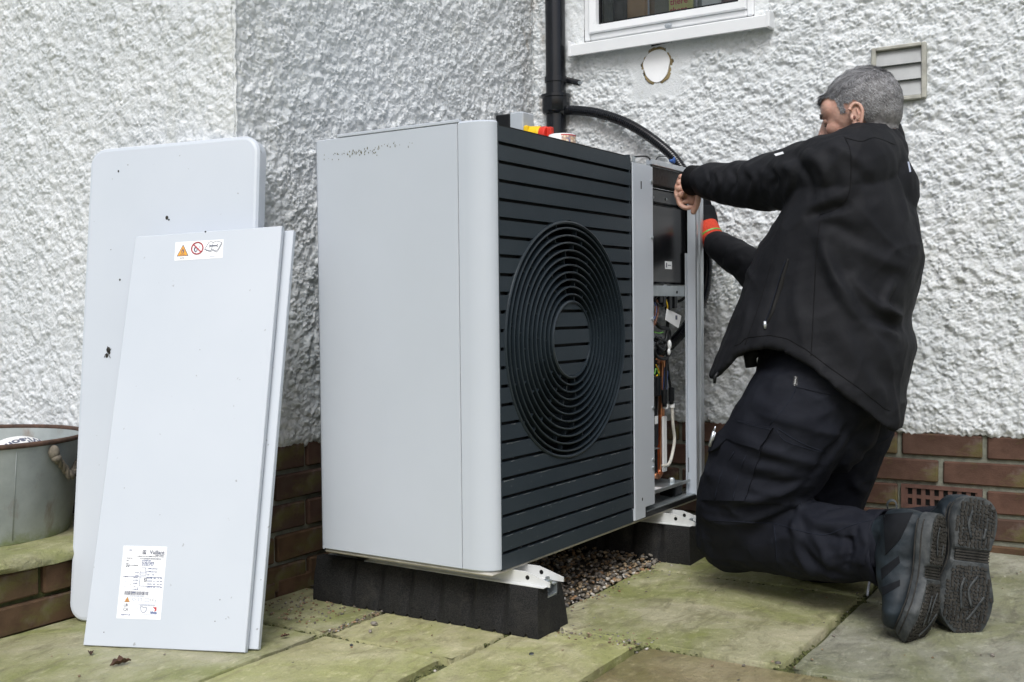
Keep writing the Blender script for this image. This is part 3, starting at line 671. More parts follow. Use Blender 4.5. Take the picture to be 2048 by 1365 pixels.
# isolator switch on the return wall
i0 = on(1000, 232, 1, Y1-.015); xi = float(i0[0]); zi1 = float(on(1020, 229, 1, Y1-.06)[2]); 
iso = root('isolator_switch', (xi, Y1, zi1-.1), 'grey isolator switch with yellow and red knob peeping over the unit top', 'switch')
yb = Y1-.012
xe = float(on(1020, 250, 1, yb-.055)[0])
xr = float(on(1071, 250, 1, yb-.11)[0])
b_ = MB(); b_.box((xe-.002, yb-.055, zi1-.15), (xr, yb, zi1), bev=.004); b_.build('back_box', M['black'], iso)
b_ = MB(); b_.box((xe-.003, yb-.105, zi1-.15), (xr, yb-.055, zi1+.002), bev=.004); b_.build('housing', M['isogrey'], iso)
kc = on(1056, 268, 1, yb-.11)
b_ = MB(); b_.box(kc+np.array([-.032, 0, -.03]), kc+np.array([.025, -.016, .022]), bev=.004); b_.build('escutcheon', M['yellow'], iso)
b_ = MB(); b_.tube([kc+np.array([.0, y, -.006]) for y in (-.016, -.02, -.045, -.05)], [.028, .028, .026, .022], 24); b_.build('knob_ring', M['yellow'], iso, auto=30)
b_ = MB(); b_.tube([kc+np.array([.004, y, -.008]) for y in (-.048, -.066, -.07)], [.026, .026, .022], 24); b_.box(kc+np.array([-.006, -.07, -.03]), kc+np.array([.014, -.088, .014]), bev=.003); b_.build('knob', M['red'], iso, auto=30)

# ------------------------------------------------------------ raised ledge of sandstone on brick
LY = .95; led = root('raised_ledge', (-.8, LY, 0), 'mossy brick ledge with a sandstone coping under the galvanised tub', 'ledge')
b_ = MB(); b_.box((-3, LY+.012, -.03), (XS-.012, 3.0, .128)); b_.build('mortar', M['joint'], led)
for c in range(2):
    for k_ in range(10):
        x = XS-.12-.225*k_-(.11 if c else 0)
        o = put_brick(random.choice(FULL), (x, LY+.05-random.uniform(0, .004), .028+.073*c), 0, M['brickmoss'], led)
def cope(x0, x1, seed):
    b = MB(); n = 40; xs = np.linspace(x0+.004, x1-.004, n); rows = []
    prof = [(.6, .134), (-.004, .134), (-.018, .139), (-.021, .150), (-.014, .163), (-.002, .169), (.012, .170), (.6, .170)]
    G = np.array([[(x, LY+p[0]+(.004*vnoise(np.array([x, p[1]*3, seed]), .03, seed)+.003*vnoise(np.array([x, p[1], seed]), .012, seed)) if p[0] < .01 else LY+p[0], p[1]+.0015*vnoise(np.array([x, p[0], 1.]), .05, seed)) for p in prof] for x in xs])
    b.grid(G); return b.build('coping_stone', M['stone_green'], led, auto=50)
cope(-.62, XS-.014, 3); cope(-1.25, -.62, 4); cope(-1.9, -1.25, 5)

# ------------------------------------------------------------ galvanised tub with ball
TB = .170
bc = at(-56, 960, 2.67); TX, TY = float(bc[0]), float(bc[1])
rim_z = .402
tub = root('galvanised_tub', (TX, TY, TB), 'galvanised tin tub with rusty rim and rope handle on the mossy ledge', 'tub')
er = np.array([CR[0], CR[1], 0]); er /= np.linalg.norm(er); ef = np.array([-er[1], er[0], 0])
def oval(a, b, z, n=72, c=(TX, TY)): return np.array([np.array([c[0], c[1], z])+er*a*math.cos(t)+ef*b*math.sin(t) for t in np.linspace(0, 2*PI, n, endpoint=False)])
A1, B1, A0, B0 = .262, .258, .222, .215
rows = []
for z, k_ in ((TB+.0, 0), (TB+.006, .01), (TB+.02, .08), (TB+.08, .33), (TB+.14, .6), (rim_z-.02, .92), (rim_z, 1.)): rows.append(oval(A0+(A1-A0)*k_, B0+(B1-B0)*k_, z))
for z, k_ in ((rim_z, .99), (TB+.1, .4), (TB+.012, .03)): rows.append(oval(A0+(A1-A0)*k_-.003, B0+(B1-B0)*k_-.003, z))
b_ = MB(); b_.grid(np.array(rows), wrap=True); nb = 72; b_.add(rows[-1], [tuple(range(nb))]); b_.add(rows[0], [tuple(range(nb))]); b_.build('tub_body', M['galv'], tub, auto=60)
b_ = MB(); q = oval(A1+.001, B1+.001, rim_z+.001); q = np.vstack([q, q[:1]]); b_.tube(q, .0062, 10, cap=False); b_.build('rolled_rim', M['rust'], tub, smooth=True)
sg = MB(); a = .25; pts = [np.array([TX, TY, z])+er*(A0+(A1-A0)*k_+.0005)*math.cos(-.75)+ef*(B0+(B1-B0)*k_+.0005)*math.sin(-.75) for z, k_ in ((TB+.01, .05), (TB+.14, .6), (rim_z-.01, .97))]; sg.tube(pts, .0008, 6); sg.build('seam', M['galv'], tub, smooth=True)
# rope handle
kn = on(112, 913, 1, TY-.13)
def rope(pts, r0, name, parent):
    c = catmull(pts, 24); b = MB(); seg = np.r_[0, np.cumsum(np.linalg.norm(np.diff(c, axis=0), axis=1))]; t = np.gradient(c, axis=0); t /= np.linalg.norm(t, axis=1)[:, None]
    a = np.cross(t, [.3, .2, .9]); a /= np.linalg.norm(a, axis=1)[:, None]; d = np.cross(t, a)
    for k in range(3):
        th = seg/(r0*7)*2*PI+k*2*PI/3; b.tube(c+a*(np.cos(th)*r0*.55)[:, None]+d*(np.sin(th)*r0*.55)[:, None], r0*.62, 8)
    return b.build(name, M['rope'], parent, smooth=True)
def tubp(u, v):   # point just outside the tub's front surface
    d = ray(u, v)
    for t in np.arange(2.2, 3.1, .002):
        p = CP+d*t; k_ = (p[2]-TB)/(rim_z-TB); a = A0+(A1-A0)*k_+.010; b2 = B0+(B1-B0)*k_+.010; e = p-np.array([TX, TY, 0])
        if ((e@er)/a)**2+((e@ef)/b2)**2 < 1: return p
    return CP+d*2.82
rope([tubp(112, 908), tubp(116, 920), tubp(130, 938), at(141, 952, float((tubp(124, 945)-CP)@CF)+.02), at(150, 940, 2.66), at(153, 905, 2.70), at(152, 885, 2.70)], .0085, 'rope_handle', tub)
kk = tubp(108, 905); b_ = MB(); b_.ellipsoid(kk, np.diag([.013, .013, .017])); b_.ellipsoid(kk+np.array([.004, -.003, -.014]), np.diag([.012, .012, .010])); b_.build('knot', M['rope'], tub, smooth=True)
# ball
bcn = at(38, 905, 2.68)
br_ = .108; bt = float(at(38, 873, 2.68)[2]); bcn[2] = bt-br_; 
ball = root('football', bcn-np.array([0, 0, br_]), 'white football with black lettering lying inside the tin tub', 'ball')
b_ = MB(); b_.ellipsoid(bcn, np.diag([br_]*3), 40, 28); b_.build('ball_skin', M['ball'], ball, smooth=True)
vd = (CP-bcn); vd /= np.linalg.norm(vd); upv = np.array([0, 0, 1.])
def sphere_map(lat0, lon0, rot, rad=br_+.0006):
    # tangent patch at direction; wraps flat text over the ball
    side = np.cross(upv, np.array([vd[0], vd[1], 0])/np.linalg.norm(vd[:2]));
    base = np.array([vd[0], vd[1], 0])/np.linalg.norm(vd[:2])
    n0 = base*math.cos(lat0)+upv*math.sin(lat0); n0 = n0*math.cos(lon0)+side*math.sin(lon0)
    ex = np.cross(upv, n0); ex /= np.linalg.norm(ex); ey = np.cross(n0, ex)
    ex, ey = ex*math.cos(rot)+ey*math.sin(rot), -ex*math.sin(rot)+ey*math.cos(rot)
    def f(V):
        P = n0*rad+V[:, :1]*ex+V[:, 1:2]*ey; return bcn+P/np.linalg.norm(P, axis=1)[:, None]*rad
    return f
text_mesh('Wilson', .036, (0, 0, 0), (1, 0, 0), (0, 1, 0), M['ink'], 'lettering', ball, 'CENTER', mapf=sphere_map(1.36, .1, PI+.05), bold=.0011)
for j_, (la, lo, ro) in enumerate(((1.05, -.45, .5), (1.05, .52, -.5), (.92, .05, .1))):
    b_ = MB(); f = sphere_map(la, lo, ro); t = np.linspace(-1, 1, 14); P = np.stack([t*.03, .010*t*t, 0*t], 1); b_.tube(f(P), .0012 if j_ < 2 else .0006, 6); b_.build('stripe', M['inkblue'] if j_ < 2 else M['inklight'], ball, smooth=True)

# ------------------------------------------------------------ heat pump outdoor unit
UW, UD, UH, UB, UR = 1.1095, .4955, .965, .14, -.018
uc, us = math.cos(UR), math.sin(UR)
def tol(p): p = np.asarray(p, float)-[0, 0, UB]; return np.stack([p[..., 0]*uc+p[..., 1]*us, -p[..., 0]*us+p[..., 1]*uc, p[..., 2]], -1)
def tow(p): p = np.asarray(p, float); return np.stack([p[..., 0]*uc-p[..., 1]*us, p[..., 0]*us+p[..., 1]*uc, p[..., 2]+UB], -1)
def onl(u, v, ax, val):
    o = tol(CP); d = tol(CP+ray(u, v))-o; return o+d*(val-o[ax])/d[ax]
hp = root('heat_pump_unit', (0, 0, UB), 'grey air source heat pump with dark slatted front, round fan grille and open right end', 'heat pump', rz=UR)
def ub(name, mat, boxes, parent=hp, bev=0., **k):
    b = MB()
    for a in boxes: b.box(a[0], a[1], bev=bev)
    return b.build(name, mat, parent, **k)
# corner profile (plan view) of side skin: side panel, rounded post
RAD = .055
sp = float(onl(920, 700, 0, 0)[1]); bp = float(onl(641, 700, 0, 0)[1]); bp2 = UD
gl = .014
b_ = MB(); b_.box((0, sp+.0012, .004), (.02, bp-.001, UH-.002), bev=.0015); side = b_.build('side_panel', M['grey'], hp)
# rounded front post
arc = [(0., sp-.0012), (0, RAD)]+[(RAD*.62*(1-math.cos(a)), RAD*(1-math.sin(a))) for a in np.linspace(.05, PI/2, 12)]
arc = [(x, y) for x, y in arc]; arc2 = [(x+.004*1, y+.004*1) for x, y in arc[::-1]]
arc.append((RAD*.62+.002, .0)); 
PXR = arc[-1][0]
b_ = MB(); z0, z1 = .002, UH+.001; rows = []
for z, s in ((z0, .004), (z0+.004, .0), (z1-.004, 0), (z1, .004)): rows.append([(x+s, y+s, z) for x, y in arc])
b_.grid(np.array(rows)); b_.add([(x+.004, y+.004, z1) for x, y in arc]+[(PXR, sp, z1)], [tuple(range(len(arc)+1))]); b_.add([(x+.004, y+.004, z0) for x, y in arc]+[(PXR, sp, z0)], [tuple(range(len(arc)+1))])
b_.build('corner_post', M['grey'], hp, auto=40, fix=False)
# rear post with rounded edge
b_ = MB(); rows = []
for z in (.003, UH-.004): rows.append([(.0, bp+.001, z), (.0, UD-.016, z), (.004, UD-.006, z), (.014, UD, z), (.05, UD, z)])
b_.grid(np.array(rows)); b_.add([(0, bp+.001, UH-.004), (0, UD-.016, UH-.004), (.004, UD-.006, UH-.004), (.014, UD, UH-.004), (.05, UD, UH-.004), (.05, bp+.001, UH-.004)], [tuple(range(6))]); b_.build('rear_post', M['grey'], hp, auto=50)
ub('seam_strip', M['shadowblack'], [((.003, sp-.002, .004), (.012, sp+.002, UH-.003)), ((.003, bp-.0015, .004), (.012, bp+.0015, UH-.005))])
# top rim flange and top deck (cover is off)
ub('top_flange', M['grey'], [((-.001, .075, UH-.001), (.012, UD-.075, UH+.006)), ((.012, sp, UH-.006), (.70, UD-.004, UH-.001))], bev=.001)
b_ = MB()
r = np.random.default_rng(11)
for i in range(90):   # algae specks under the old cover line
    y = r.uniform(.22, .43)+(0); y = .34+.10*r.normal()*.6; y = min(max(y, .2), bp-.015); z = UH-.040+r.normal()*.004+(.006 if y < .3 else 0); s = r.uniform(.0004, .0015); h = s*r.uniform(.8, 3)
    b_.add([(-.0004, y-s, z-h), (-.0004, y+s, z-h*.8), (-.0004, y+s*.7, z+h*.5), (-.0004, y-s*.6, z+h*.6)], [(0, 1, 2, 3)])
b_.build('algae_specks', plain('algae', (.10, .095, .04), .9, var=.4), side, fix=False)
# slatted front
FX, FZ, FR, FH = .352, .493, .289, .080
fe = onl(1129, 443, 1, 0); fe2 = onl(1129, 917, 1, 0); fl = onl(1008, 690, 1, 0); frr = onl(1250, 690, 1, 0); hl = onl(1105, 682, 1, 0); hr = onl(1181, 682, 1, 0)
FX = float(fl[0]+frr[0])/2; FZ = float(fe[2]+fe2[2])/2; FR = float(frr[0]-fl[0]+fe[2]-fe2[2])/4; HX = float(hl[0]+hr[0])/2; FH = float(hr[0]-hl[0])/2
print('fan', FX, FZ, FR, HX, FH)
GX0, GX1 = PXR+.001, float(onl(1264, 690, 1, 0)[0])
NS = 24; pitch = (UH-.004)/NS; gap = .0075
def slat_piece(b, z0, z1, xl, xr, y0=.0, th=.012):
    """flat slat between x functions of z"""
    n = 7; zs = np.linspace(z0, z1, n); Lf = [(xl(z), z) for z in zs]; Rt = [(xr(z), z) for z in zs]
    poly = Lf+Rt[::-1]; b.prism(poly, (1, 0, 0), (0, 0, 1), (0, 1, 0), (0, y0, 0), th)
for i in range(NS):
    z0 = .002+i*pitch; z1 = z0+pitch-gap; b = MB()
    cutz = FZ-FR < z1 and z0 < FZ+FR
    if not cutz: slat_piece(b, z0, z1, lambda z: GX0, lambda z: GX1)
    else:
        cl = lambda z: FX-math.sqrt(max(FR**2-(z-FZ)**2, 0)); cr_ = lambda z: FX+math.sqrt(max(FR**2-(z-FZ)**2, 0))
        if min(abs(z0-FZ), abs(z1-FZ)) < FR and max(abs(z0-FZ), abs(z1-FZ)) > FR:
            slat_piece(b, z0, z1, lambda z: GX0, cl); b.build('slat', M['slat'], hp); b = MB(); slat_piece(b, z0, z1, cr_, lambda z: GX1)
        else: slat_piece(b, z0, z1, lambda z: GX0, cl); b.build('slat', M['slat'], hp); b = MB(); slat_piece(b, z0, z1, cr_, lambda z: GX1)
    b.build('slat', M['slat'], hp)
    if abs(z0-FZ) < FH or abs(z1-FZ) < FH:
        b = MB(); f = lambda s: (lambda z: HX+s*math.sqrt(max((FH-.004)**2-(z-FZ)**2, 0)))
        za, zb2 = max(z0, FZ-FH+.005), min(z1, FZ+FH-.005)
        if zb2 > za+.002: slat_piece(b, za, zb2, f(-1), f(1)); b.build('hub_slat', M['slat'], hp)
# slot ends and recessed backing: frame strips at both edges, plate with round hole
b_ = MB(); b_.box((GX0, .0018, .002), (GX0+.007, .013, UH-.002)); b_.build('grille_edge', M['slat'], hp); b_ = MB(); b_.box((GX1-.007, .0018, .002), (GX1, .013, UH-.002)); b_.build('grille_edge', M['slat'], hp)
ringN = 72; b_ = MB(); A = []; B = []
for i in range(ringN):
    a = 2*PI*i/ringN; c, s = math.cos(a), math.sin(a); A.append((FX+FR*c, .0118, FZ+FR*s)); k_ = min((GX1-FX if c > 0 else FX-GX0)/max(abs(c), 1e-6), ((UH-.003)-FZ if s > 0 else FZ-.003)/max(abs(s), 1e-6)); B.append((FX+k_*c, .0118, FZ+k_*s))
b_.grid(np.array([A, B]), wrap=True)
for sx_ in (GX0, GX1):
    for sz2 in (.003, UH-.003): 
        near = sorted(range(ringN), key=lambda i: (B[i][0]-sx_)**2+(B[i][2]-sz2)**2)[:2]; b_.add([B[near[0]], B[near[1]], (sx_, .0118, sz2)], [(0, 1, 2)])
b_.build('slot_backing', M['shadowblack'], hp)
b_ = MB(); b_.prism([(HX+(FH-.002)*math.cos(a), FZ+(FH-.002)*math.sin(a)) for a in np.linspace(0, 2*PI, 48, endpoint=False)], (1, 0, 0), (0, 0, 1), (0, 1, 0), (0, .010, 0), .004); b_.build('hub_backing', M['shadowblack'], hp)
b_ = MB(); r = np.random.default_rng(17)
for i in range(NS):
    z1 = .002+i*pitch+pitch-gap
    if z1 > .42: continue
    for _ in range(9 if z1 < .25 else 3):
        x = r.uniform(GX0+.01, GX1-.03); 
        if (x-FX)**2+(z1-FZ)**2 < (FR+.015)**2: continue
        L = r.uniform(.004, .045); n = 6; P = [(x+L*q/n, -.0005, z1-.0006-abs(r.normal(0, .0010))) for q in range(n+1)]
        b_.add(P+[(p[0], p[1], z1-.0002) for p in P], [(q, q+1, n+2+q, n+1+q) for q in range(n)])
for _ in range(70):
    x, z = r.uniform(GX0+.01, GX1-.02), r.uniform(.02, .30); s_ = r.uniform(.0005, .0014)
    if (x-FX)**2+(z-FZ)**2 < (FR+.01)**2: continue
    b_.add([(x-s_, -.0006, z), (x, -.0006, z-s_), (x+s_, -.0006, z), (x, -.0006, z+s_*r.uniform(1, 3))], [(0, 1, 2, 3)])
tag(b_.build('chalk_scuffs', M['scuff'], hp, fix=False), kind='stuff')
# rings
NR = 12; radii = np.linspace(FH, FR, NR); cent = np.linspace(HX, FX, NR)
def ring_part(cx, r0, name, t=.0026, d=.022, y0=-.003, flare=.006):
    b = MB(); n = 96; rows = []
    for i in range(n+1):
        a = 2*PI*i/n; c, s = math.cos(a), math.sin(a)
        pr = [(r0-t*.5, y0+.001), (r0, y0), (r0+t*.5, y0+.001), (r0+t*.5+flare*.1, y0+d), (r0-t*.5+flare*.1, y0+d)]
        rows.append([(cx+q*c, y, FZ+q*s) for q, y in pr])
    b.grid(np.array(rows), wrap=True); return b.build(name, M['ring'], hp, auto=40)
for i in range(NR):
    if i == NR-1:
        b = MB(); rows = []
        for a in np.linspace(0, 2*PI, 121):
            c, s = math.cos(a), math.sin(a); rows.append([(FX+q*c, y, FZ+q*s) for q, y in ((FR+.001, .004), (FR-.0005, -.002), (FR-.004, -.0035), (FR-.0075, -.001), (FR-.011, .022), (FR-.006, .03), (FR+.001, .02))])
        b.grid(np.array(rows)); b.build('bezel', M['ring'], hp, auto=40)
    elif i == 0:
        b = MB(); rows = []
        for a in np.linspace(0, 2*PI, 97):
            c, s = math.cos(a), math.sin(a); rows.append([(HX+q*c, y, FZ+q*s) for q, y in ((FH-.004, .004), (FH-.0035, -.0025), (FH, -.0035), (FH+.003, -.001), (FH+.005, .022), (FH, .022))])
        b.grid(np.array(rows)); b.build('hub_ring', M['ring'], hp, auto=40)
    else: ring_part(cent[i], radii[i], 'grille_ring', t=.0042)
b_ = MB(); r = np.random.default_rng(4)
for i in range(NR-1):
    n = 12 if i > 5 else 9; ph = (i % 3)*.25+.1*i
    for k_ in range(n):
        a = ph+2*PI*k_/n; c, s = math.cos(a), math.sin(a); ra, rb = radii[i]+.001, radii[i+1]-.001; ca_, cb_ = cent[i], cent[i+1]
        p0 = np.array([ca_+ra*c, .003, FZ+ra*s]); p1 = np.array([cb_+rb*c, .003, FZ+rb*s]); w_ = np.array([-s, 0, c])*.0014; y_ = np.array([0, .012, 0])
        b_.add([p0-w_, p0+w_, p1+w_, p1-w_, p0-w_+y_, p0+w_+y_, p1+w_+y_, p1-w_+y_], [(0,1,2,3), (4,7,6,5), (0,4,5,1), (1,5,6,2), (2,6,7,3), (3,7,4,0)])
tag(b_.build('ring_spacers', M['ring'], hp), kind='stuff')
# fan behind
b_ = MB(); rows = []
for a in np.linspace(0, 2*PI, 73): rows.append([(FX+q*math.cos(a), y, FZ+q*math.sin(a)) for q, y in ((FR-.006, .02), (FR-.02, .05), (FR-.02, .16))])
b_.grid(np.array(rows)); b_.build('fan_shroud', M['black'], hp, smooth=True)
b_ = MB(); b_.tube([(HX, y, FZ) for y in (.03, .12)], .07, 32); fh = b_.build('fan_hub', M['black'], hp, auto=30)
for k_ in range(3):
    b_ = MB(); G = []
    for rr_ in np.linspace(.065, FR-.03, 9):
        row = []
        for q in np.linspace(-.55, .45, 9): a = 2*PI*k_/3+.6+q*(1-.25*(rr_-.065)/.2)+.6*(rr_-.06); row.append((HX+rr_*math.cos(a), .075-q*.06, FZ+rr_*math.sin(a)))
        G.append(row)
    b_.grid(np.array(G)); b_.build('fan_blade', M['ring'], fh, smooth=True)
ub('coil_pack', M['black'], [((.05, .30, .02), (.72, .33, UH-.03)), ((.021, .06, .01), (.026, UD-.05, UH-.02)), ((.715, .02, .01), (.722, UD-.02, UH-.01)), ((GX0, .30, .002), (.72, .31, .03))])
ub('rear_coil', M['zinc'], [((.05, UD-.03, .02), (.72, UD-.005, UH-.02))])
# base pan
ub('base_pan', M['beige'], [((.006, .004, -.006), (UW-.004, UD-.01, .0015))], bev=.003)
# grey mullion in front of the service bay
mx0, mx1 = float(onl(1265, 690, 1, 0)[0])+.001, float(onl(1305, 700, 1, 0)[0])
mzt = float(onl(1285, 322, 1, -.004)[2]); mzb = float(onl(1290, 1015, 1, -.004)[2])
b_ = MB(); b_.box((mx0, -.004, mzb), (mx1, .0, mzt-.010), bev=.0008); b_.box((mx1-.003, .0005, mzb+.01), (mx1, .035, mzt-.02)); mul = b_.build('service_mullion', M['grey'], hp)
b_ = MB()
for z_ in (mzt-.20, mzt-.42, mzt-.66, mzt-.80, mzt-.05, mzb+.10): b_.tube([(mx1-.009, y, z_) for y in (-.0042, -.007, -.0075)], [.005, .005, .003], 10)
b_.build('mullion_screw', M['zinc'], mul, auto=30)
b_ = MB(); b_.box((mx0+.045, -.0046, mzt-.075), (mx0+.050, -.0042, mzt-.055)); b_.box((mx0+.04, -.0046, mzb+.02), (mx0+.045, -.0042, mzb+.028)); b_.build('mullion_slot', M['shadowblack'], mul)
cpz = float(onl(1280, 1022, 1, -.004)[2]); ub('mullion_foot', M['grey'], [((mx0, -.004, .004), (mx0+.062, .012, .034))], bev=.001)
ub('mullion_bracket', M['zinc'], [((mx0+.005, .004, mzt-.012), (mx1, .05, mzt-.006)), ((mx1-.012, .002, mzt-.03), (mx1-.001, .006, mzt-.004)), ((mx0+.002, -.004, mzt-.009), (mx0+.016, -.001, mzt+.006))], bev=.0006)
tb = MB(); pts = [tol(on(u, v, 1, -.01)) for u, v in ((1268, 314), (1290, 313), (1299, 318), (1302, 330), (1302, 352))]; tb.tube(catmull(pts, 5), .0022, 8); tb.build('cable_loop', M['black'], hp, smooth=True)
# service bay: right-hand post, cross members, electronics housing
rx0, rx1 = float(onl(1393, 700, 1, 0)[0]), float(onl(1410, 700, 1, 0)[0]); tz = UH-.002
print('post', rx0, rx1, mx0, mx1, mzt, mzb)
rx1 = min(rx1, 1.165)
rp = ub('end_post', M['alu'], [((rx0, -.002, .004), (rx1-.012, .0, tz)), ((rx0+.018, -.006, .004), (rx0+.030, -.002, tz)), ((rx1-.018, -.0015, .006), (rx1-.012, .028, tz-.01))], bev=.0008)
fl0 = float(onl(1370, 700, 1, .03)[0]); fi = ub('end_post_flange', M['grey'], [((fl0, .026, .004), (rx0+.03, .029, tz-.24)), ((rx0-.002, .001, .004), (rx0, .026, tz-.03))], parent=rp)
b_ = MB()
for v in (610, 720, 828, 930): p = onl(1378, v, 1, .0255); b_.box(p+np.array([-.003, -.0008, -.022]), p+np.array([.004, .001, .022]), bev=.0006)
b_.build('slot', M['shadowblack'], rp)
tzz = float(onl(1330, 333, 1, .0)[2])
tp = ub('top_rail', M['alu'], [((mx1, -.002, UH-.014), (rx1-.02, .016, UH+.000))], bev=.001)
zi0 = float(onl(1330, 374, 1, .09)[2])
ub('insulated_crossbar', M['insul'], [((mx1+.001, .012, UH-.064), (rx0+.01, .05, UH-.0145)), ((mx1+.001, .05, UH-.03), (rx0+.01, UD-.03, UH-.012))], bev=.003)
e0 = onl(1304, 378, 1, .035); e1 = onl(1391, 570, 1, .035)
ex0, ez1, ex1, ez0 = float(e0[0]), float(onl(1340, 381, 1, .035)[2]), float(e1[0]), float(onl(1340, 569, 1, .035)[2])
el = ub('electronics_housing', plain('glossy_black_housing', (.007, .0075, .009), .2, var=.3, scale=8), [((ex0, .036, ez0), (ex1, .20, ez1-.045)), ((ex0, .040, ez1-.044), (ex1-.01, .20, ez1)), ((ex1-.055, .028, ez0+.005), (ex1-.05, .036, ez1-.05))], bev=.006)
q = onl(1337, 531, 1, .035); b_ = MB(); b_.box(q+np.array([-.022, -.0005, -.011]), q+np.array([.022, .0006, .011])); lbq = b_.build('label', M['paper'], el)
b_ = MB(); b_.box(q+np.array([-.018, -.0009, -.007]), q+np.array([-.011, -.0004, .007])); b_.box(q+np.array([-.006, -.0009, -.001]), q+np.array([.016, -.0004, .001])); b_.build('label_marks', M['ink'], el)
b_ = MB()
for u, v in ((1307, 395), (1333, 399), (1354, 393)): q = onl(u, v, 1, .0385); b_.ellipsoid(q, np.diag([.004, .002, .004]), 8, 6)
b_.build('housing_clip', M['zinc'], el)
p0 = onl(1308, 581, 1, .03); p1 = onl(1393, 583, 1, .03); zm = float(p0[2]+p1[2])/2
cbm = ub('cross_bracket', M['zinc'], [((mx1, .03, zm-.016), (rx0+.006, .032, zm+.014)), ((mx1, .032, zm-.016), (rx0, .06, zm-.014))], bev=.0006)
b_ = MB()
for u in (1354, 1379): q = onl(u, 585, 1, .0295); b_.tube([q, q+np.array([0, -.001, 0])], .004, 10)
b_.build('bracket_hole', M['shadowblack'], cbm)
b_ = MB()
for u, v, s in ((1327, 575, .013), (1340, 577, .012), (1330, 590, .010)): q = onl(u, v, 1, .045); b_.ellipsoid(q, np.diag([s, .01, s*.8]), 12, 8)
for u, v in ((1325, 600), (1338, 603), (1350, 598)): q = onl(u, v, 1, .05); b_.tube([q+np.array([0, 0, .02]), q+np.array([0, 0, -.012])], .0075, 10)
b_.build('cable_gland', M['zinc'], hp, auto=30)
b_ = MB()
for u, v in ((1325, 596), (1337, 603), (1347, 599), (1318, 588)): q = onl(u, v, 1, .04); b_.box(q+np.array([-.010, -.008, -.026]), q+np.array([.010, .008, .018]), bev=.002)
b_.build('connector_block', M['black'], hp)
def wire(name, pts, rad, mat, yy=.06):
    P = [onl(u, v, 1, (q[0] if q else yy)) for u, v, *q in pts]; b = MB(); b.tube(catmull(P, 8), rad, 8); return b.build(name, mat, hp, smooth=True)
wire('black_cable', [(1340, 580), (1347, 600), (1360, 602), (1374, 590), (1378, 578)], .0045, M['black'], .05)
wire('black_cable', [(1320, 585), (1309, 600), (1320, 612), (1333, 600)], .0042, M['black'], .04)
wire('black_cable', [(1334, 610), (1336, 640), (1332, 680), (1322, 700)], .0055, M['black'], .05)
wire('black_cable', [(1307, 640), (1320, 655), (1338, 662), (1336, 700)], .006, M['black'], .05)
wire('black_cable', [(1309, 680), (1325, 690), (1340, 705), (1330, 718), (1312, 712), (1310, 695), (1330, 692)], .005, M['black'], .05)
wire('black_cable', [(1312, 676), (1330, 684), (1326, 700), (1314, 690), (1322, 676)], .005, M['black'], .045)
wire('black_cable', [(1336, 690), (1333, 730), (1331, 770), (1329, 800)], .0042, M['black'], .05)
wire('black_cable', [(1334, 700), (1336, 740), (1341, 775), (1343, 800)], .0042, M['black'], .05)
wire('black_cable', [(1310, 720), (1312, 780), (1309, 850), (1311, 960)], .008, M['black'], .08)
wire('yellow_wire', [(1331, 598, .035), (1335, 612, .035), (1334, 622, .04)], .002, M['yellow'])
wire('yellow_wire', [(1311, 755), (1318, 745), (1312, 730)], .002, M['yellow'])
wire('green_wire', [(1309, 665), (1318, 667), (1326, 665)], .002, M['green'], .045)
wire('green_wire', [(1309, 750, .045), (1312, 738, .045), (1318, 752, .045)], .0022, M['green'])
wire('blue_wire', [(1309, 606, .04), (1313, 618, .04), (1308, 640, .04)], .0022, M['inkblue'])
wire('red_wire', [(1312, 610, .04), (1309, 640, .04), (1306, 660, .04)], .0020, M['brownw'])
wire('brown_wire', [(1314, 600, .04), (1316, 625, .04), (1310, 650, .04)], .0025, M['brownw'])
b_ = MB()
for u, v in ((1329, 800), (1343, 795)): q = onl(u, v, 1, .05); b_.tube([q+np.array([0, 0, z]) for z in (.03, .028, -.010, -.012, -.02)], [.005, .009, .009, .007, .007], 12)
tag(b_.build('plug', M['black'], hp, auto=30), kind='stuff')
b_ = MB()
for u, v in ((1331, 812), (1344, 810)): q = onl(u, v, 1, .05); b_.tube([q+np.array([0, 0, .004]), q+np.array([0, 0, -.008])], .008, 12)
b_.build('plug_collar', M['white'], hp, auto=30)
wire('white_hose', [(1344, 812), (1346, 850), (1349, 880), (1343, 915), (1336, 930), (1325, 932)], .0048, M['cream'], .05)
wire('copper_pipe', [(1311, 728), (1315, 718), (1321, 718), (1325, 730), (1324, 780), (1322, 860), (1321, 930), (1319, 946), (1313, 954), (1308, 950)], .0105, M['copper'], .08)
wire('copper_pipe', [(1310, 830), (1311, 880), (1312, 945)], .0085, M['copper'], .09)
ub('relay_block', M['black'], [(onl(1309, 795, 1, .055), onl(1325, 752, 1, .05)+np.array([0, .03, 0]))], bev=.003)
b_ = MB()
for z_ in range(5): q = onl(1310+3*z_, 773, 1, .0495); b_.box(q+np.array([-.0012, -.002, -.026]), q+np.array([.0012, 0, .026]))
b_.build('relay_rib', M['black'], hp)
ub('sight_strip', M['white'], [(onl(1327, 945, 1, .06), onl(1334, 832, 1, .06)+np.array([0, .006, 0]))], bev=.002)
ub('pipe_sleeve', M['black'], [(onl(1309, 895, 1, .06), onl(1318, 838, 1, .06)+np.array([0, .02, 0]))], bev=.004)
ub('small_label', M['paper'], [(onl(1310, 849, 1, .05), onl(1316, 832, 1, .05)+np.array([0, .001, 0]))])
ub('pipe_clamp', M['zinc'], [(onl(1309, 900, 1, .05), onl(1319, 896, 1, .05)+np.array([0, .02, 0]))])
wire('blue_sensor', [(1333, 735), (1331, 760), (1330, 780)], .0065, M['inkblue'], .055)
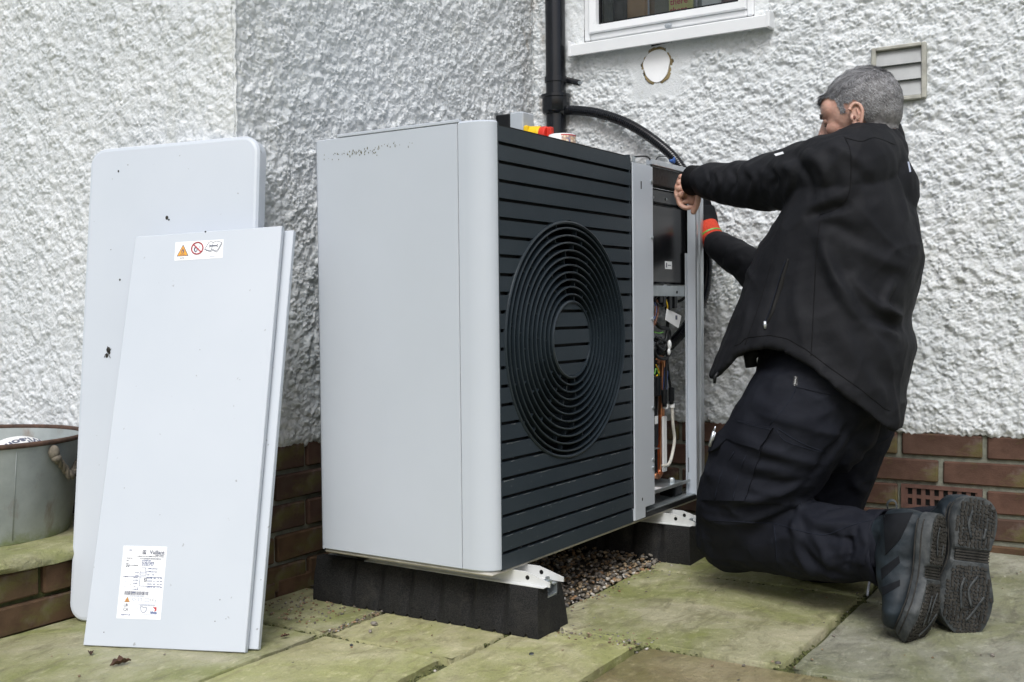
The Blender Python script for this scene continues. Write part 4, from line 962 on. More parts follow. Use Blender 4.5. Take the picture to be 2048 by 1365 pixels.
q = onl(1339, 690, 1, .04); b_ = MB(); b_.ellipsoid(q, np.diag([.006, .006, .014])); b_.ellipsoid(q+np.array([-.004, 0, -.02]), np.diag([.005, .005, .010])); b_.build('clear_cap', M['white'], hp, smooth=True)
# hanging paper tag
q = [onl(1334, 618, 1, .035), onl(1363, 632, 1, .04), onl(1357, 657, 1, .04), onl(1331, 640, 1, .035)]
b_ = MB(); Q = np.array(q); b_.add(list(Q)+list(Q+[0, .0012, 0]), [(0, 1, 2, 3), (7, 6, 5, 4), (0, 4, 5, 1), (1, 5, 6, 2), (2, 6, 7, 3), (3, 7, 4, 0)]); b_.build('paper_tag', M['paper'], hp)
b_ = MB(); c_ = Q[0]*.25+Q[1]*.4+Q[2]*.25+Q[3]*.1; b_.box(c_+np.array([-.002, -.001, -.006]), c_+np.array([.010, -.0004, .006])); b_.build('tag_marks', M['ink'], hp)
# base plates in the bay
zb1 = .045
ub('base_tray', M['zinc'], [((mx1-.03, .004, .012), (rx0+.02, .30, .016)), ((mx1, .016, .050), (rx0-.012, .020, .060)), ((mx1, .02, .050), (rx0-.012, .16, .053))], bev=.001)
ub('tray_lip', M['black'], [((mx0+.064, .001, .001), (rx0+.01, .006, .012))])
ub('tray_block', M['black'], [((mx1+.02, .05, .016), (mx1+.12, .12, .049))], bev=.003); ub('tray_block', M['black'], [((rx0-.09, .03, .017), (rx0-.04, .08, .05))], bev=.003)
ub('printed_card', M['paper'], [((mx1+.02, .03, .0535), (mx1+.13, .15, .0545))])
b_ = MB(); b_.tube([(rx0-.07, .05, .053), (rx0-.07, .05, .062), (rx0-.07, .05, .068)], [.010, .010, .007], 6); b_.build('hex_bolt', M['zinc'], hp, auto=30)
ub('rear_flange', M['grey'], [((UW-.06, UD-.03, .004), (UW-.03, UD-.026, UH-.02))])
# carrying brackets below (white pressed U channels) and rubber blocks
def bracket(cx, name_label=None):
    b = MB(); z0 = -.020; hb_ = .032
    prof = [(-.098, -.030), (-.098, -.018), (-.035, .006), (.012, .008), (.012, -.0205), (.40, -.0205), (.40, -.030)]
    prof = [(y, min(z, -.0208) if y > .005 else z) for y, z in prof]
    prof = [(-.088, -.034), (-.088, -.024), (-.026, -.0065), (.42, -.0065), (.42, -.034)]
    for s in (-.029, .029):
        b.prism(prof, (0, 1, 0), (0, 0, 1), (1, 0, 0), (cx+s-.0015, 0, 0), .003)
    b.box((cx-.0275, -.050, -.0338), (cx+.0275, .42, -.0315)); b.box((cx-.047, -.082, -.0338), (cx-.0305, .42, -.0325)) 
    o = b.build('mounting_bracket', M['steelw'], hp, auto=30)
    h = MB()
    for s, e in ((-.029, -.0022), (.029, -.0022)): h.tube([(cx+s+e, -.032, -.019), (cx+s+e+.0006, -.032, -.019)], .0050, 14)
    h.build('bracket_hole', M['shadowblack'], o)
    n = MB(); n.tube([(cx-.003, -.066, -.0335), (cx-.003, -.066, -.026)], .010, 6); n.tube([(cx-.003, -.066, -.026), (cx-.003, -.066, -.019)], .005, 10); n.build('bolt', M['zinc'], o, auto=30)
    return o
fb = tol(on(1085, 1278, 2, 0)); fb2 = tol(on(1130, 1250, 2, 0)); print('foot', fb, fb2)
FXC = [.119, .885]
def rubber_block(xc, y0, y1, label):
    H = UB-.034; rt = root('rubber_support_block', (xc, (y0+y1)/2, 0), label, 'support block', 'rubber support blocks under the unit')
    n = 220; ys = np.linspace(y0, y1, n); G = []
    for i, y in enumerate(ys):
        e = min(1, (y-y0)/.006, (y1-y)/.006)
        inset = .010*(1-min(1, (y-y0)/.03))**2
        ph = ((y-y0)-.055)/.086; fr_ = ph-math.floor(ph); rec = .017*max(0, 1-abs(fr_-.5)/.22) if 0 < ph < 6 else 0       # side scallops
        fo = ((y-y0)-.012)/.040; ff = fo-math.floor(fo); notch = .0095*max(0, 1-abs(ff-.5)/.11)
        def side(s):
            w0 = .068; pts = []
            for z, w_, k_ in ((notch, .064, .0), (.006+notch*.5, .065, .1), (.035, .062, .55), (.065, .058, 1.), (H-.022, .053, 1.), (H-.005, .050, .9), (H, .047, .6)):
                pts.append((xc+s*(w_-rec*k_), y+inset*(z/H)*(1 if y < (y0+y1)/2 else 0), z))
            return pts
        a = side(-1); c = side(1); slot = [(xc-.024, y, H), (xc-.024, y, H-.028), (xc+.024, y, H-.028), (xc+.024, y, H)]
        if 1: row = a+slot+c[::-1]
        G.append(row)
    G = np.array(G); G += (vnoise(G.reshape(-1, 3), .010, 9)*.0010).reshape(n, -1)[..., None]*np.array([1, 0, 0])
    b = MB(); b.grid(G, wrap=True); b.add(G[0], [tuple(range(G.shape[1]))]); b.add(G[-1], [tuple(range(G.shape[1]))]); b.build('rubber_body', M['rubber'], rt, auto=45)
    c = MB(); c.box((xc-.022, y0+.003, H-.027), (xc+.022, y1-.01, H-.024)); c.box((xc-.0225, y0+.003, H-.027), (xc-.020, y1-.01, H-.001)); c.box((xc+.020, y0+.003, H-.027), (xc+.0225, y1-.01, H-.001)); c.box((xc-.020, y0+.003, H-.004), (xc-.007, y1-.01, H-.001)); c.box((xc+.007, y0+.003, H-.004), (xc+.020, y1-.01, H-.001)); c.build('channel_insert', M['zinc'], rt)
    return rt
rubber_block(FXC[0]+.0, -.080, .560, 'black rubber support block under the near left end of the unit')
rubber_block(FXC[1], -.105, .545, 'black rubber support block under the far right end beside the kneeling man')
bracket(FXC[0]-.0); bracket(FXC[1])
# tape roll with printed band on top of the unit
tc = onl(1125, 280, 2, UH); tr = at(1124, 276, on(1124, 276, 1, .10)@CF*0+float((on(1124, 276, 1, .10)-CP)@CF)); R_ = .0345
T0 = np.array([tr[0], tr[1], UB+UH]); zt_ = float(at(1124, 271, float((tr-CP)@CF)+R_*.0)[2])+.001
tn = root('small_tin', T0, 'small round white tin with red rim and printed band on top of the unit', 'tin')
b_ = MB(); b_.tube([(T0[0], T0[1], z) for z in (T0[2], zt_-.004, zt_-.001, zt_)], [R_, R_, R_-.001, R_-.004], 40); b_.build('tin_body', M['white'], tn, auto=30)
k = NM('printed_band', .5); vor = k.n('ShaderNodeTexVoronoi', Scale=140.); k.l(k.coord(), vor.inputs['Vector']); r2_ = k.n('ShaderNodeValToRGB'); k.l(vor.outputs['Distance'], r2_.inputs[0])
rr2 = r2_.color_ramp; rr2.elements[0].color = (.75, .72, .65, 1); rr2.elements[1].color = (.12, .18, .40, 1); e = rr2.elements.new(.45); e.color = (.70, .45, .25, 1); e = rr2.elements.new(.3); e.color = (.8, .75, .6, 1); k.color(r2_.outputs[0]); M['band'] = k.m
def arc_band(r0, z0, z1, a0, a1): return np.array([[(T0[0]+er[0]*r0*math.cos(a)+ef[0]*r0*math.sin(a), T0[1]+er[1]*r0*math.cos(a)+ef[1]*r0*math.sin(a), z) for z in (z0, z1)] for a in np.linspace(a0, a1, 24)])
b_ = MB(); b_.grid(arc_band(R_+.0006, T0[2]+.001, zt_-.006, -1.65, .1)); b_.build('printed_band', M['band'], tn, smooth=True)
b_ = MB(); b_.grid(arc_band(R_+.0009, zt_-.006, zt_-.003, -1.7, .1)); b_.build('red_rim', M['redprint'], tn, smooth=True)
# blue connector with thin wires on the top rail
bq = onl(1344, 323, 1, .02); b_ = MB(); b_.tube([bq+np.array([-.012, 0, 0]), bq, bq+np.array([.008, 0, .005])], [.004, .006, .004], 8); b_.ellipsoid(bq+np.array([.010, -.002, .004]), np.diag([.004, .004, .010]), 10, 6)
b_.build('blue_valve', M['blue'], hp, smooth=True)
wire('thin_wire', [(1311, 322, .03), (1316, 315, .03), (1330, 313, .03), (1340, 318, .03)], .0014, M['black'])

# ------------------------------------------------------------ leaning cover panels
def frame_from(bl, br, tl):
    bl, br, tl = map(np.array, (bl, br, tl)); ex = br-bl; W_ = np.linalg.norm(ex); ex = ex/W_; ey = tl-bl; ey = ey-ex*(ey@ex); H_ = np.linalg.norm(ey); ey = ey/H_; return bl, ex, ey, np.cross(ex, ey), W_, H_
# large top cover with rounded corners: visible face towards the camera
bl = on(135, 1243, 2, .0); 
TLx = at(206, 297, 2.635); TRx = at(546, 266, 2.525)
bl = np.array([bl[0], bl[1], 0.0])
o_, ex, ey, ez, W_, H_ = frame_from(bl, bl+(TRx-TLx), TLx)
print('big panel', o_, o_+ex*W_, TLx, TRx, W_, H_, ez)
if ez@CF > 0: sgn = 1
else: sgn = -1
back = ez*sgn     # away from the camera
big = root('top_cover', o_+ex*W_/2, 'tall pale rounded cover standing on end, rearmost of the leaning panels', 'cover panel')
def rrect(W, H, r, n=8, inset=0.):
    out = []
    for cx_, cy_, a0 in ((W-r, r, -PI/2), (W-r, H-r, 0), (r, H-r, PI/2), (r, r, PI)):
        for a in np.linspace(a0, a0+PI/2, n): out.append((cx_+(r-inset)*math.cos(a), cy_+(r-inset)*math.sin(a)))
    return out
b_ = MB(); rows = []
for inset, d in ((.010, .0), (.004, .0015), (.0, .007), (.0, .038), (.002, .040), (.012, .040)):
    rows.append([o_+ex*x+ey*y+back*d for x, y in rrect(W_, H_, .042, 8, inset)])
b_.grid(np.array(rows), wrap=True); b_.add(rows[0], [tuple(range(32))]); bigp = b_.build('cover_shell', M['pale'], big, auto=35)
b_ = MB(); b_.add([o_+ex*x+ey*y+back*.034 for x, y in rrect(W_, H_, .042, 8, .003)], [tuple(range(32))]); b_.build('cover_inside', M['grey'], big)
def on_plane(u, v, o, n): d = ray(u, v); return CP+d*((o-CP)@n)/(d@n)
dm = plain('dirt_spot', (.03, .028, .022), .9, var=.3)
b_ = MB()
for u, v, s in ((217, 700, .0055), (214, 712, .004), (219, 706, .003), (237, 343, .0022), (334, 436, .004), (338, 440, .002), (240, 560, .0022), (222, 500, .001)):
    c = on_plane(u, v, o_, back)-back*.0006; b_.ellipsoid(c, np.array([ex*s, ey*s*1.3, back*s*.35]), 8, 5)
c = on_plane(217, 705, o_, back)-back*.001
for q in ((-.010, -.012), (.006, -.014), (-.002, .014), (.007, .008)): b_.tube([c, c+ex*q[0]*.6+ey*q[1]*.5-back*.003, c+ex*q[0]+ey*q[1]], .0007, 5)
b_.build('dirt_spot', dm, big)
# two narrow flat panels
def flat_panel(name, label, bl, br, tl, tr, mat, th=.014):
    o, ex, ey, ez, W_, H_ = frame_from(bl, br, tl); bk_ = ez if ez@CF > 0 else -ez; Q = [np.array(q, float) for q in (bl, br, tr, tl)]; cen = sum(Q)/4
    rt = root(name, o+ex*W_/2, label, 'cover panel'); b = MB(); rows = []
    for ins, d in ((.0012, 0), (0, .0012), (0, th), (.001, th+.0005), (.018, th+.0005)):
        rows.append([q+(np.sign((cen-q)@ex)*ex+np.sign((cen-q)@ey)*ey)*ins+bk_*d for q in Q])
    b.grid(np.array(rows), wrap=True); b.add(rows[0], [(0, 1, 2, 3)]); b.build('panel_face', mat, rt)
    b = MB(); b.add([q+(np.sign((cen-q)@ex)*ex+np.sign((cen-q)@ey)*ey)*.002+bk_*.002 for q in Q], [(0, 1, 2, 3)]); b.build('panel_inside', M['grey'], rt)
    return rt, o, ex, ey, bk_, W_, H_
z0_ = .0015
b1 = on(166, 1291, 2, z0_); b2 = on(490, 1306, 2, z0_); t1 = at(271, 474, 2.50); t2 = b2+(t1-b1)
n_ = np.cross(b2-b1, t1-b1); n_ /= np.linalg.norm(n_); d_ = ray(564, 452); t2 = CP+d_*(((b1-CP)@n_)/(d_@n_))
print('p1 len', np.linalg.norm(t2-b2), np.linalg.norm(t1-b1), t2, t1, np.linalg.norm(t2-t1), np.linalg.norm(b2-b1))
tt = t1
p1, o1, ex1, ey1, bk1, W1, H1 = flat_panel('service_cover', 'front pale panel with warning sticker and rating plate leaning on the others', b1, b2, t1, t2, M['pale'])
off = bk1*.021+ex1*.020
flat_panel('side_cover', 'narrow pale panel between the labelled panel and the rounded top cover', b1+off*[1, 1, 0]+[0, 0, .001], b2+off*[1, 1, 0]+[0, 0, .001], t1+off-ey1*.004, t2+off-ey1*.004, M['pale'])
b_ = MB()
for u, v, s in ((411, 464, .0022), (262, 1170, .001), (400, 700, .0008), (440, 1200, .0012), (430, 1243, .0011), (522, 1160, .001), (208, 1265, .0012), (320, 1030, .0007), (452, 1238, .0008)):
    c = on_plane(u, v, o1, bk1)-bk1*.0004; b_.ellipsoid(c, np.array([ex1*s, ey1*s, bk1*s*.3]), 8, 5)
tag(b_.build('dirt_specks', dm, p1), kind='stuff')
nf = -bk1
def sticker(u0, v0, u1, v1, u2, v2, name):
    """TL, TR, BL pixels -> local frame on the front panel"""
    A, B, C_ = (on_plane(u, v, o1, bk1) for u, v in ((u0, v0), (u1, v1), (u2, v2))); ex = B-A; W = np.linalg.norm(ex); ex /= W; ey = A-C_; ey -= ex*(ey@ex); H = np.linalg.norm(ey); ey /= H
    o = C_; b = MB(); b.prism([(0, 0), (W, 0), (W, H), (0, H)], ex, ey, nf, o, .0004); s = b.build(name, M['paper'], p1)
    return s, o, ex, ey, W, H
def flat(name, polys, fr_, mat, parent, lift=.0007):
    s, o, ex, ey, W, H = fr_; b = MB()
    for p in polys: b.add([o+ex*x*W+ey*y*H+nf*lift for x, y in p], [tuple(range(len(p)))])
    return b.build(name, mat, parent, fix=False)
def strokes(name, lines, fr_, mat, parent, wd, lift=.0008, closed=False):
    s, o, ex, ey, W, H = fr_; b = MB()
    for ln in lines:
        P = [np.array([x*W, y*H]) for x, y in ln]
        for a, c in zip(P[:-1], P[1:]):
            d = c-a; L = np.linalg.norm(d)+1e-9; d = d/L; nn = np.array([-d[1], d[0]])*wd/2; a2, c2 = a-d*wd*.3, c+d*wd*.3
            b.add([o+ex*q[0]+ey*q[1]+nf*lift for q in (a2-nn, c2-nn, c2+nn, a2+nn)], [(0, 1, 2, 3)])
    return b.build(name, mat, parent, fix=False)
FW = sticker(354, 485, 450, 479, 349, 522, 'warning_sticker'); sW = FW[0]; asp = FW[4]/FW[5]
print('sticker aspect', asp, FW[4], FW[5])
def ptx(x): return x
tri = [(.04, .22), (.29, .22), (.165, .86)]; tri2 = [(.062, .255), (.268, .255), (.165, .79)]
flat('warning_triangle', [tri], FW, M['ink'], p1, .0006); flat('warning_triangle_fill', [tri2], FW, M['orange'], p1, .0009)
flame = [(.14, .40), (.133, .48), (.145, .56), (.152, .53), (.163, .67), (.176, .58), (.182, .54), (.19, .57), (.197, .48), (.19, .40), (.178, .37), (.15, .37)]
flat('flame', [flame, [(.12, .31), (.21, .31), (.21, .335), (.12, .335)]], FW, M['ink'], p1, .0012)
flat('flame_core', [[(.153, .39), (.150, .45), (.163, .53), (.176, .45), (.172, .39)]], FW, M['orange'], p1, .0014)
ra = .118; cyc = lambda k, rr: (.465+rr*math.cos(k), .60+rr*asp*math.sin(k))
strokes('prohibition_circle', [[cyc(k, ra) for k in np.linspace(0, 2*PI, 33)], [cyc(2.36, ra), cyc(-.78, ra)]], FW, M['redprint'], p1, .0028, .0013)
flat('struck_flame', [[(.40, .45), (.39, .58), (.415, .70), (.43, .62), (.45, .72), (.462, .60), (.47, .48), (.44, .38)]], FW, M['ink'], p1, .0007)
flat('struck_flame_core', [[(.428, .46), (.422, .55), (.44, .62), (.452, .54), (.45, .46)]], FW, M['paper'], p1, .0009)
strokes('match', [[(.475, .5), (.52, .72)], [(.44, .36), (.425, .30)]], FW, M['inklight'], p1, .0012)
strokes('manual_symbol', [[(.62, .52), (.70, .88), (.745, .93), (.79, .86), (.85, .93), (.93, .87), (.97, .84), (.89, .45), (.85, .40), (.78, .50), (.74, .42), (.64, .50), (.62, .52), (.65, .46), (.74, .37), (.79, .43), (.87, .33), (.90, .41), (.975, .78)], [(.79, .86), (.76, .48)]], FW, M['ink'], p1, .0010)
strokes('spanner', [[(.735, .68), (.865, .68)]], FW, M['ink'], p1, .0030); strokes('spanner_jaw', [[(.715, .74), (.735, .68), (.715, .62)], [(.885, .74), (.865, .68), (.885, .62)]], FW, M['ink'], p1, .0018)
text_mesh('R290', .0052, FW[1]+FW[2]*.11*FW[4]+FW[3]*.075*FW[5], FW[2], FW[3], M['ink'], 'sticker_text', p1, lift=.0008)
strokes('sticker_code', [[(.74, .12), (.84, .12)]], FW, M['inklight'], p1, .0012)
FP = sticker(251, 1092, 338, 1094, 233, 1237, 'rating_plate'); sP = FP[0]; print('plate', FP[4], FP[5])
def ptext(body, x, y, size, mat='ink', al='LEFT', bold=.00012, name='plate_text', sp=1.): return text_mesh(body, size, FP[1]+FP[2]*x*FP[4]+FP[3]*y*FP[5], FP[2], FP[3], M[mat], name, p1, al, .0008, bold, sp)
ptext('Vaillant', .955, .893, .0115, 'ink', 'RIGHT', .00022, 'maker_name', 1.)
strokes('maker_emblem', [[(.46, .893), (.46, .94), (.525, .94), (.525, .893), (.46, .893)], [(.475, .905), (.492, .93), (.51, .905), (.492, .90)]], FP, M['ink'], p1, .0013)
ptext('Vaillant GmbH', .945, .872, .0034, 'ink', 'RIGHT')
ptext('Berghauser Str. 40, D-42859 Remscheid, Germany', .945, .853, .0030, 'ink', 'RIGHT')
ptext('Serial No.', .10, .823, .0034, 'ink'); ptext('21212100100230150500555005N4', .40, .820, .0034, 'ink', bold=.0001)
ptext('WP\n\nType\nCountries destination\nIP 15B', .10, .79, .0032, 'ink'); ptext('aroTHERM plus\nair / water heat pump\nVWL 75/6 A 230V S2\nGB, IE, DE, AT, CH', .46, .795, .0032, 'inkblue')
ptext('1,0MPa (10,0 bar)\n\n3,1MPa (31,0 bar)\n\n2,00      3,00\n\n55,1      0', .60, .685, .0032, 'inkblue')
ptext('Q max\n\nU max\n', .33, .625, .0031, 'inkblue')
ptext('R290', .10, .565, .0034); ptext('0,90 kg\n\n2,7 CO2\n\n0,3 MPa\n\n16 A\n\n1~ 230 V\n\n50Hz', .30, .56, .0031, 'inkblue')
ptext('A7/W35   4,80   6,10   kW\n\nA7/W55   2,60   5,30   kW\n\nA2/W35   3,80   6,80   kW\n\nA35/W18  4,70   6,60   kW', .62, .555, .0031, 'inkblue')
strokes('table_lines', [[(.06, .575), (.94, .575)], [(.45, .565), (.45, .45), (.93, .45)], [(.44, .66), (.44, .60), (.58, .60), (.58, .66)], [(.47, .70), (.56, .70), (.56, .63), (.45, .63)], [(.42, .395), (.42, .44)]], FP, M['inkblue'], p1, .0008)
cc = lambda k, r0, cx, cy: (cx+r0*math.cos(k), cy+r0*FP[4]/FP[5]*math.sin(k))
strokes('plate_dial', [[cc(k, .055, .125, .47) for k in np.linspace(0, 5.2, 20)]], FP, M['inklight'], p1, .0006)
strokes('plate_pictogram', [[(.55, .555), (.60, .555), (.60, .515), (.55, .515), (.55, .555)], [(.56, .54), (.59, .53)]], FP, M['ink'], p1, .0012)
rb_ = np.random.default_rng(2); x = .13; bars = []
while x < .66: w_ = rb_.choice([.004, .007, .011]); bars.append([(x, .325), (x+w_, .325), (x+w_, .375), (x, .375)]); x += w_+rb_.choice([.004, .006, .009])
flat('barcode', bars, FP, M['ink'], p1, .0007); ptext('21 21 2100100 23015 0500 555005 N4', .18, .305, .0026, 'inklight')
t3 = [(.14, .225), (.27, .225), (.205, .30)]; flat('plate_triangle', [t3], FP, M['ink'], p1, .0007); flat('plate_triangle_fill', [[(.155, .232), (.255, .232), (.205, .291)]], FP, M['orange'], p1, .0009)
flat('plate_flame', [[(.195, .24), (.19, .252), (.205, .272), (.218, .252), (.213, .24)]], FP, M['ink'], p1, .0011)
ptext('CE', .72, .248, .0078, 'ink', bold=-.0001); ptext('UK\nCA', .135, .165, .0088, 'ink', bold=.0001, name='conformity_mark', sp=.9)
strokes('plate_symbols', [[(.31, .265), (.35, .285), (.40, .265), (.36, .245), (.31, .265)], [(.46, .285), (.54, .285), (.54, .245), (.46, .245), (.46, .285)], [(.61, .245), (.61, .28), (.70, .28), (.70, .24), (.60, .24)], [(.50, .27), (.53, .27)], [(.83, .26), (.86, .26), (.83, .235), (.86, .235)]], FP, M['inklight'], p1, .0008)
strokes('approval_box', [[(.46, .065), (.46, .20), (.94, .20), (.94, .065), (.46, .065)]], FP, M['inklight'], p1, .0005)
ptext('APPROVED PRODUCT', .50, .180, .0036, 'inklight')
strokes('heart_outline', [[(.52, .165), (.56, .17), (.59, .155), (.63, .165), (.67, .155), (.66, .12), (.62, .09), (.60, .085), (.55, .105), (.52, .165)]], FP, M['inkblue'], p1, .0010)
flat('red_mark', [[(.80, .168), (.89, .168), (.89, .118), (.84, .108), (.86, .135)]], FP, M['redprint'], p1, .0008); ptext('kiwa', .76, .078, .0078, 'blue', bold=.0003)
ptext('0020297979_00', .10, .045, .0032, 'inkblue'); ptext('1 2021', .12, .935, .0032, 'inkblue')
# dead leaves and a few bigger stones on the slabs
def dead_leaf(u, v, L, ang, label, curl=.5):
    c = on(u, v, 2, .004); b = MB(); G = []
    for s in np.linspace(-1, 1, 13):
        w_ = .30*L*(1-abs(s)**1.6)*(.8+.2*math.sin(9*s)); G.append([c+np.array([math.cos(ang)*s*L/2-math.sin(ang)*w_*t, math.sin(ang)*s*L/2+math.cos(ang)*w_*t, .35*w_*curl*(abs(t)*1.8)+.05*L*(s*s)*.6+.0012*math.sin(11*s+5*t)]) for t in (-1, -.5, 0, .5, 1)])
    G = np.array(G); b.grid(G); b.grid(G-[0, 0, .0008], flip=True); 
    tag(b.build('dead_leaf', M['leaf'], smooth=True), label, 'leaf', 'dead leaves on the patio')
dead_leaf(241, 1327, .045, -.2, 'curled brown dead leaf on the patio in front of the panels', 1.6)
dead_leaf(182, 1307, .022, .9, 'small dark crumpled leaf at the foot of the labelled panel', 1.6)
dead_leaf(570, 1272, .022, -.3, 'small dark leaf on the green slab right of the panels', 1.)
def stone(u, v, s, label, mat):
    c = on(u, v, 2, s*.4); me_v, me_f = pebble_geo(1, c[None], np.array([s]), int(u)); tag(link('loose_stone', np_mesh('loose_stone', me_v, me_f, mat, False)), label, 'stone', 'loose stones on the patio')
stone(748, 1247, .009, 'grey brown stone chip on the slab left of the rubber block', M['pebble']); stone(703, 1291, .005, 'small blue grey stone on the slab below the rubber block', M['ring']); stone(1062, 1308, .006, 'dark round pebble in front of the rubber block', M['ring'])
stone(1985, 1311, .007, 'pale stone chip at the lower right beyond the boots', M['pebble']); stone(1455, 1246, .004, 'tiny orange pebble on the big green slab', M['pebble']); stone(740, 1263, .006, 'buff stone flake beside the stone chip', M['pebble'])

# ------------------------------------------------------------ kneeling man
man = root('person', (.86, -.40, 0), 'kneeling man with short grey hair in black jacket reaching into the open unit', 'person')
def dl(v):  # camera-free vector from (sideways, down, away) as seen when surveying
    return CR*v[0]-CU*v[1]+CF*v[2]
def T(mb, pts, n=20, sub=6, sq=None):
    P = np.array([at(p[0], p[1], p[2]) for p in pts]); R_ = np.array([p[3] for p in pts])
    C = catmull(P, sub); r = catmull(np.stack([R_, R_, R_], 1), sub)[:, 0]
    mb.tube(C, r, n); mb.ellipsoid(C[0], np.eye(3)*r[0]*.98, 14, 8); mb.ellipsoid(C[-1], np.eye(3)*r[-1]*.98, 14, 8)
def E_(mb, u, v, t, ax): mb.ellipsoid(at(u, v, t), np.array([dl(a) for a in ax]), 20, 12)
# -- body: one continuous figure (head, neck, trunk, limbs, hands)
hF = np.array([-.80, .33, .50]); hF /= np.linalg.norm(hF)            # where the face points (sideways, down, away)
hU = np.array([-.20, -.95, .10]); hU -= hF*(hU@hF); hU /= np.linalg.norm(hU)
hL = np.cross(hF, hU); hL = hL if hL[2] < 0 else -hL
HC = at(1723, 217, 2.62)
KH = .90; wF, wU, wL = dl(hF), dl(hU), dl(hL)
def hp_(f, u, l): return HC+(wF*f+wU*u+wL*l)*KH
def HE(mb, f, u, l, rf, ru, rl, rot=0.):
    a, b = wF*math.cos(rot)+wU*math.sin(rot), -wF*math.sin(rot)+wU*math.cos(rot); mb.ellipsoid(hp_(f, u, l), np.array([a*rf, b*ru, wL*rl])*KH, 24, 14)
B_ = MB()
HE(B_, -.010, .006, 0, .098, .093, .078); HE(B_, .034, .000, 0, .064, .080, .070); HE(B_, .050, -.052, 0, .048, .062, .056)
HE(B_, .060, -.098, 0, .034, .024, .034); HE(B_, .020, -.075, .0, .052, .040, .056); HE(B_, -.040, -.030, 0, .055, .060, .060)
HE(B_, .084, .020, 0, .018, .015, .052); HE(B_, .060, -.018, 0, .042, .060, .060); HE(B_, .074, -.020, 0, .034, .050, .040); HE(B_, .066, .020, 0, .036, .050, .062)
for s in (-1, 1):
    HE(B_, .070, -.030, s*.036, .030, .024, .024); HE(B_, .082, .012, s*.028, .018, .012, .020)
B_.tube([hp_(.092, .010, 0), hp_(.106, -.012, 0), hp_(.122, -.034, 0), hp_(.118, -.044, 0)], [.011, .0135, .0150, .012], 12)   # nose
for s in (-1, 1): B_.ellipsoid(hp_(.100, -.038, s*.011), np.array([wF*.015, wU*.011, wL*.009]), 10, 6)
HE(B_, .094, -.064, 0, .014, .007, .022); HE(B_, .091, -.074, 0, .013, .007, .019)
nk = [hp_(-.02, -.04, 0), hp_(-.016, -.085, 0), at(1746, 300, 2.63), at(1750, 340, 2.63)]; B_.tube(nk, [.050, .048, .048, .050], 20)
T(B_, [(1745, 345, 2.63, .055), (1725, 430, 2.63, .090), (1690, 560, 2.63, .095), (1655, 700, 2.63, .11), (1650, 780, 2.63, .12)])
T(B_, [(1735, 320, 2.58, .055), (1690, 335, 2.52, .055), (1640, 350, 2.58, .045), (1580, 362, 2.68, .040), (1510, 368, 2.79, .038), (1440, 366, 2.90, .032), (1392, 364, 2.99, .026)])
T(B_, [(1770, 340, 2.72, .055), (1760, 350, 2.84, .05), (1660, 480, 2.92, .045), (1545, 555, 2.99, .040), (1490, 525, 3.09, .036), (1440, 496, 3.20, .028), (1426, 484, 3.23, .026)])
T(B_, [(1650, 800, 2.56, .10), (1580, 880, 2.58, .09), (1480, 1045, 2.70, .065), (1465, 1072, 2.72, .06)]); T(B_, [(1470, 1072, 2.71, .06), (1600, 1078, 2.56, .055), (1740, 1086, 2.43, .040), (1800, 1090, 2.37, .036)])
T(B_, [(1700, 820, 2.72, .10), (1670, 960, 2.78, .08), (1640, 1095, 2.80, .06)]); T(B_, [(1640, 1100, 2.80, .06), (1740, 1090, 2.67, .05), (1880, 1070, 2.46, .038)])
# left hand: palm, four bent fingers, thumb closing on the rail
def chain(mb, pts, r): 
    P = catmull([at(*p) for p in pts], 4); mb.tube(P, np.linspace(r, r*.86, len(P)), 10)
    mb.ellipsoid(P[-1], np.eye(3)*r*.86, 10, 6); mb.ellipsoid(P[0], np.eye(3)*r, 10, 6)
hd = 3.05
B_.tube([at(1394, 365, 2.985), at(1390, 365, 3.0)], [(.021, .027), (.018, .025)], 16, up=dl((0, 0, 1)))
HB = MB()
HB.tube([at(1398, 365, 2.98), at(1386, 364, 3.005), at(1374, 366, 3.03), at(1365, 371, 3.045)], [(.020, .026), (.018, .029), (.015, .033), (.012, .031)], 20, up=dl((0, 0, 1)))
HB.ellipsoid(at(1377, 386, 3.04), np.array([dl((.018, 0, 0)), dl((0, .026, 0)), dl((0, 0, .014))]), 16, 10)
HB.ellipsoid(at(1384, 400, 3.022), np.array([dl((.014, 0, 0)), dl((0, .018, 0)), dl((0, 0, .016))]), 16, 10)
for (ku, kv, kt) in ((1362, 355, 3.065), (1358, 366, 3.048), (1357, 378, 3.034), (1361, 390, 3.02)):
    HB.ellipsoid(at(ku+1, kv, kt-.003), np.eye(3)*.0098, 12, 8)
    chain(HB, [(ku, kv, kt), (ku-4, kv+9, kt+.002), (ku-1, kv+19, kt), (ku+9, kv+26, kt-.008), (ku+21, kv+25, kt-.014)], .0079)
chain(HB, [(1392, 378, 2.995), (1396, 393, 2.985), (1394, 408, 2.99), (1387, 424, 3.0)], .0098)
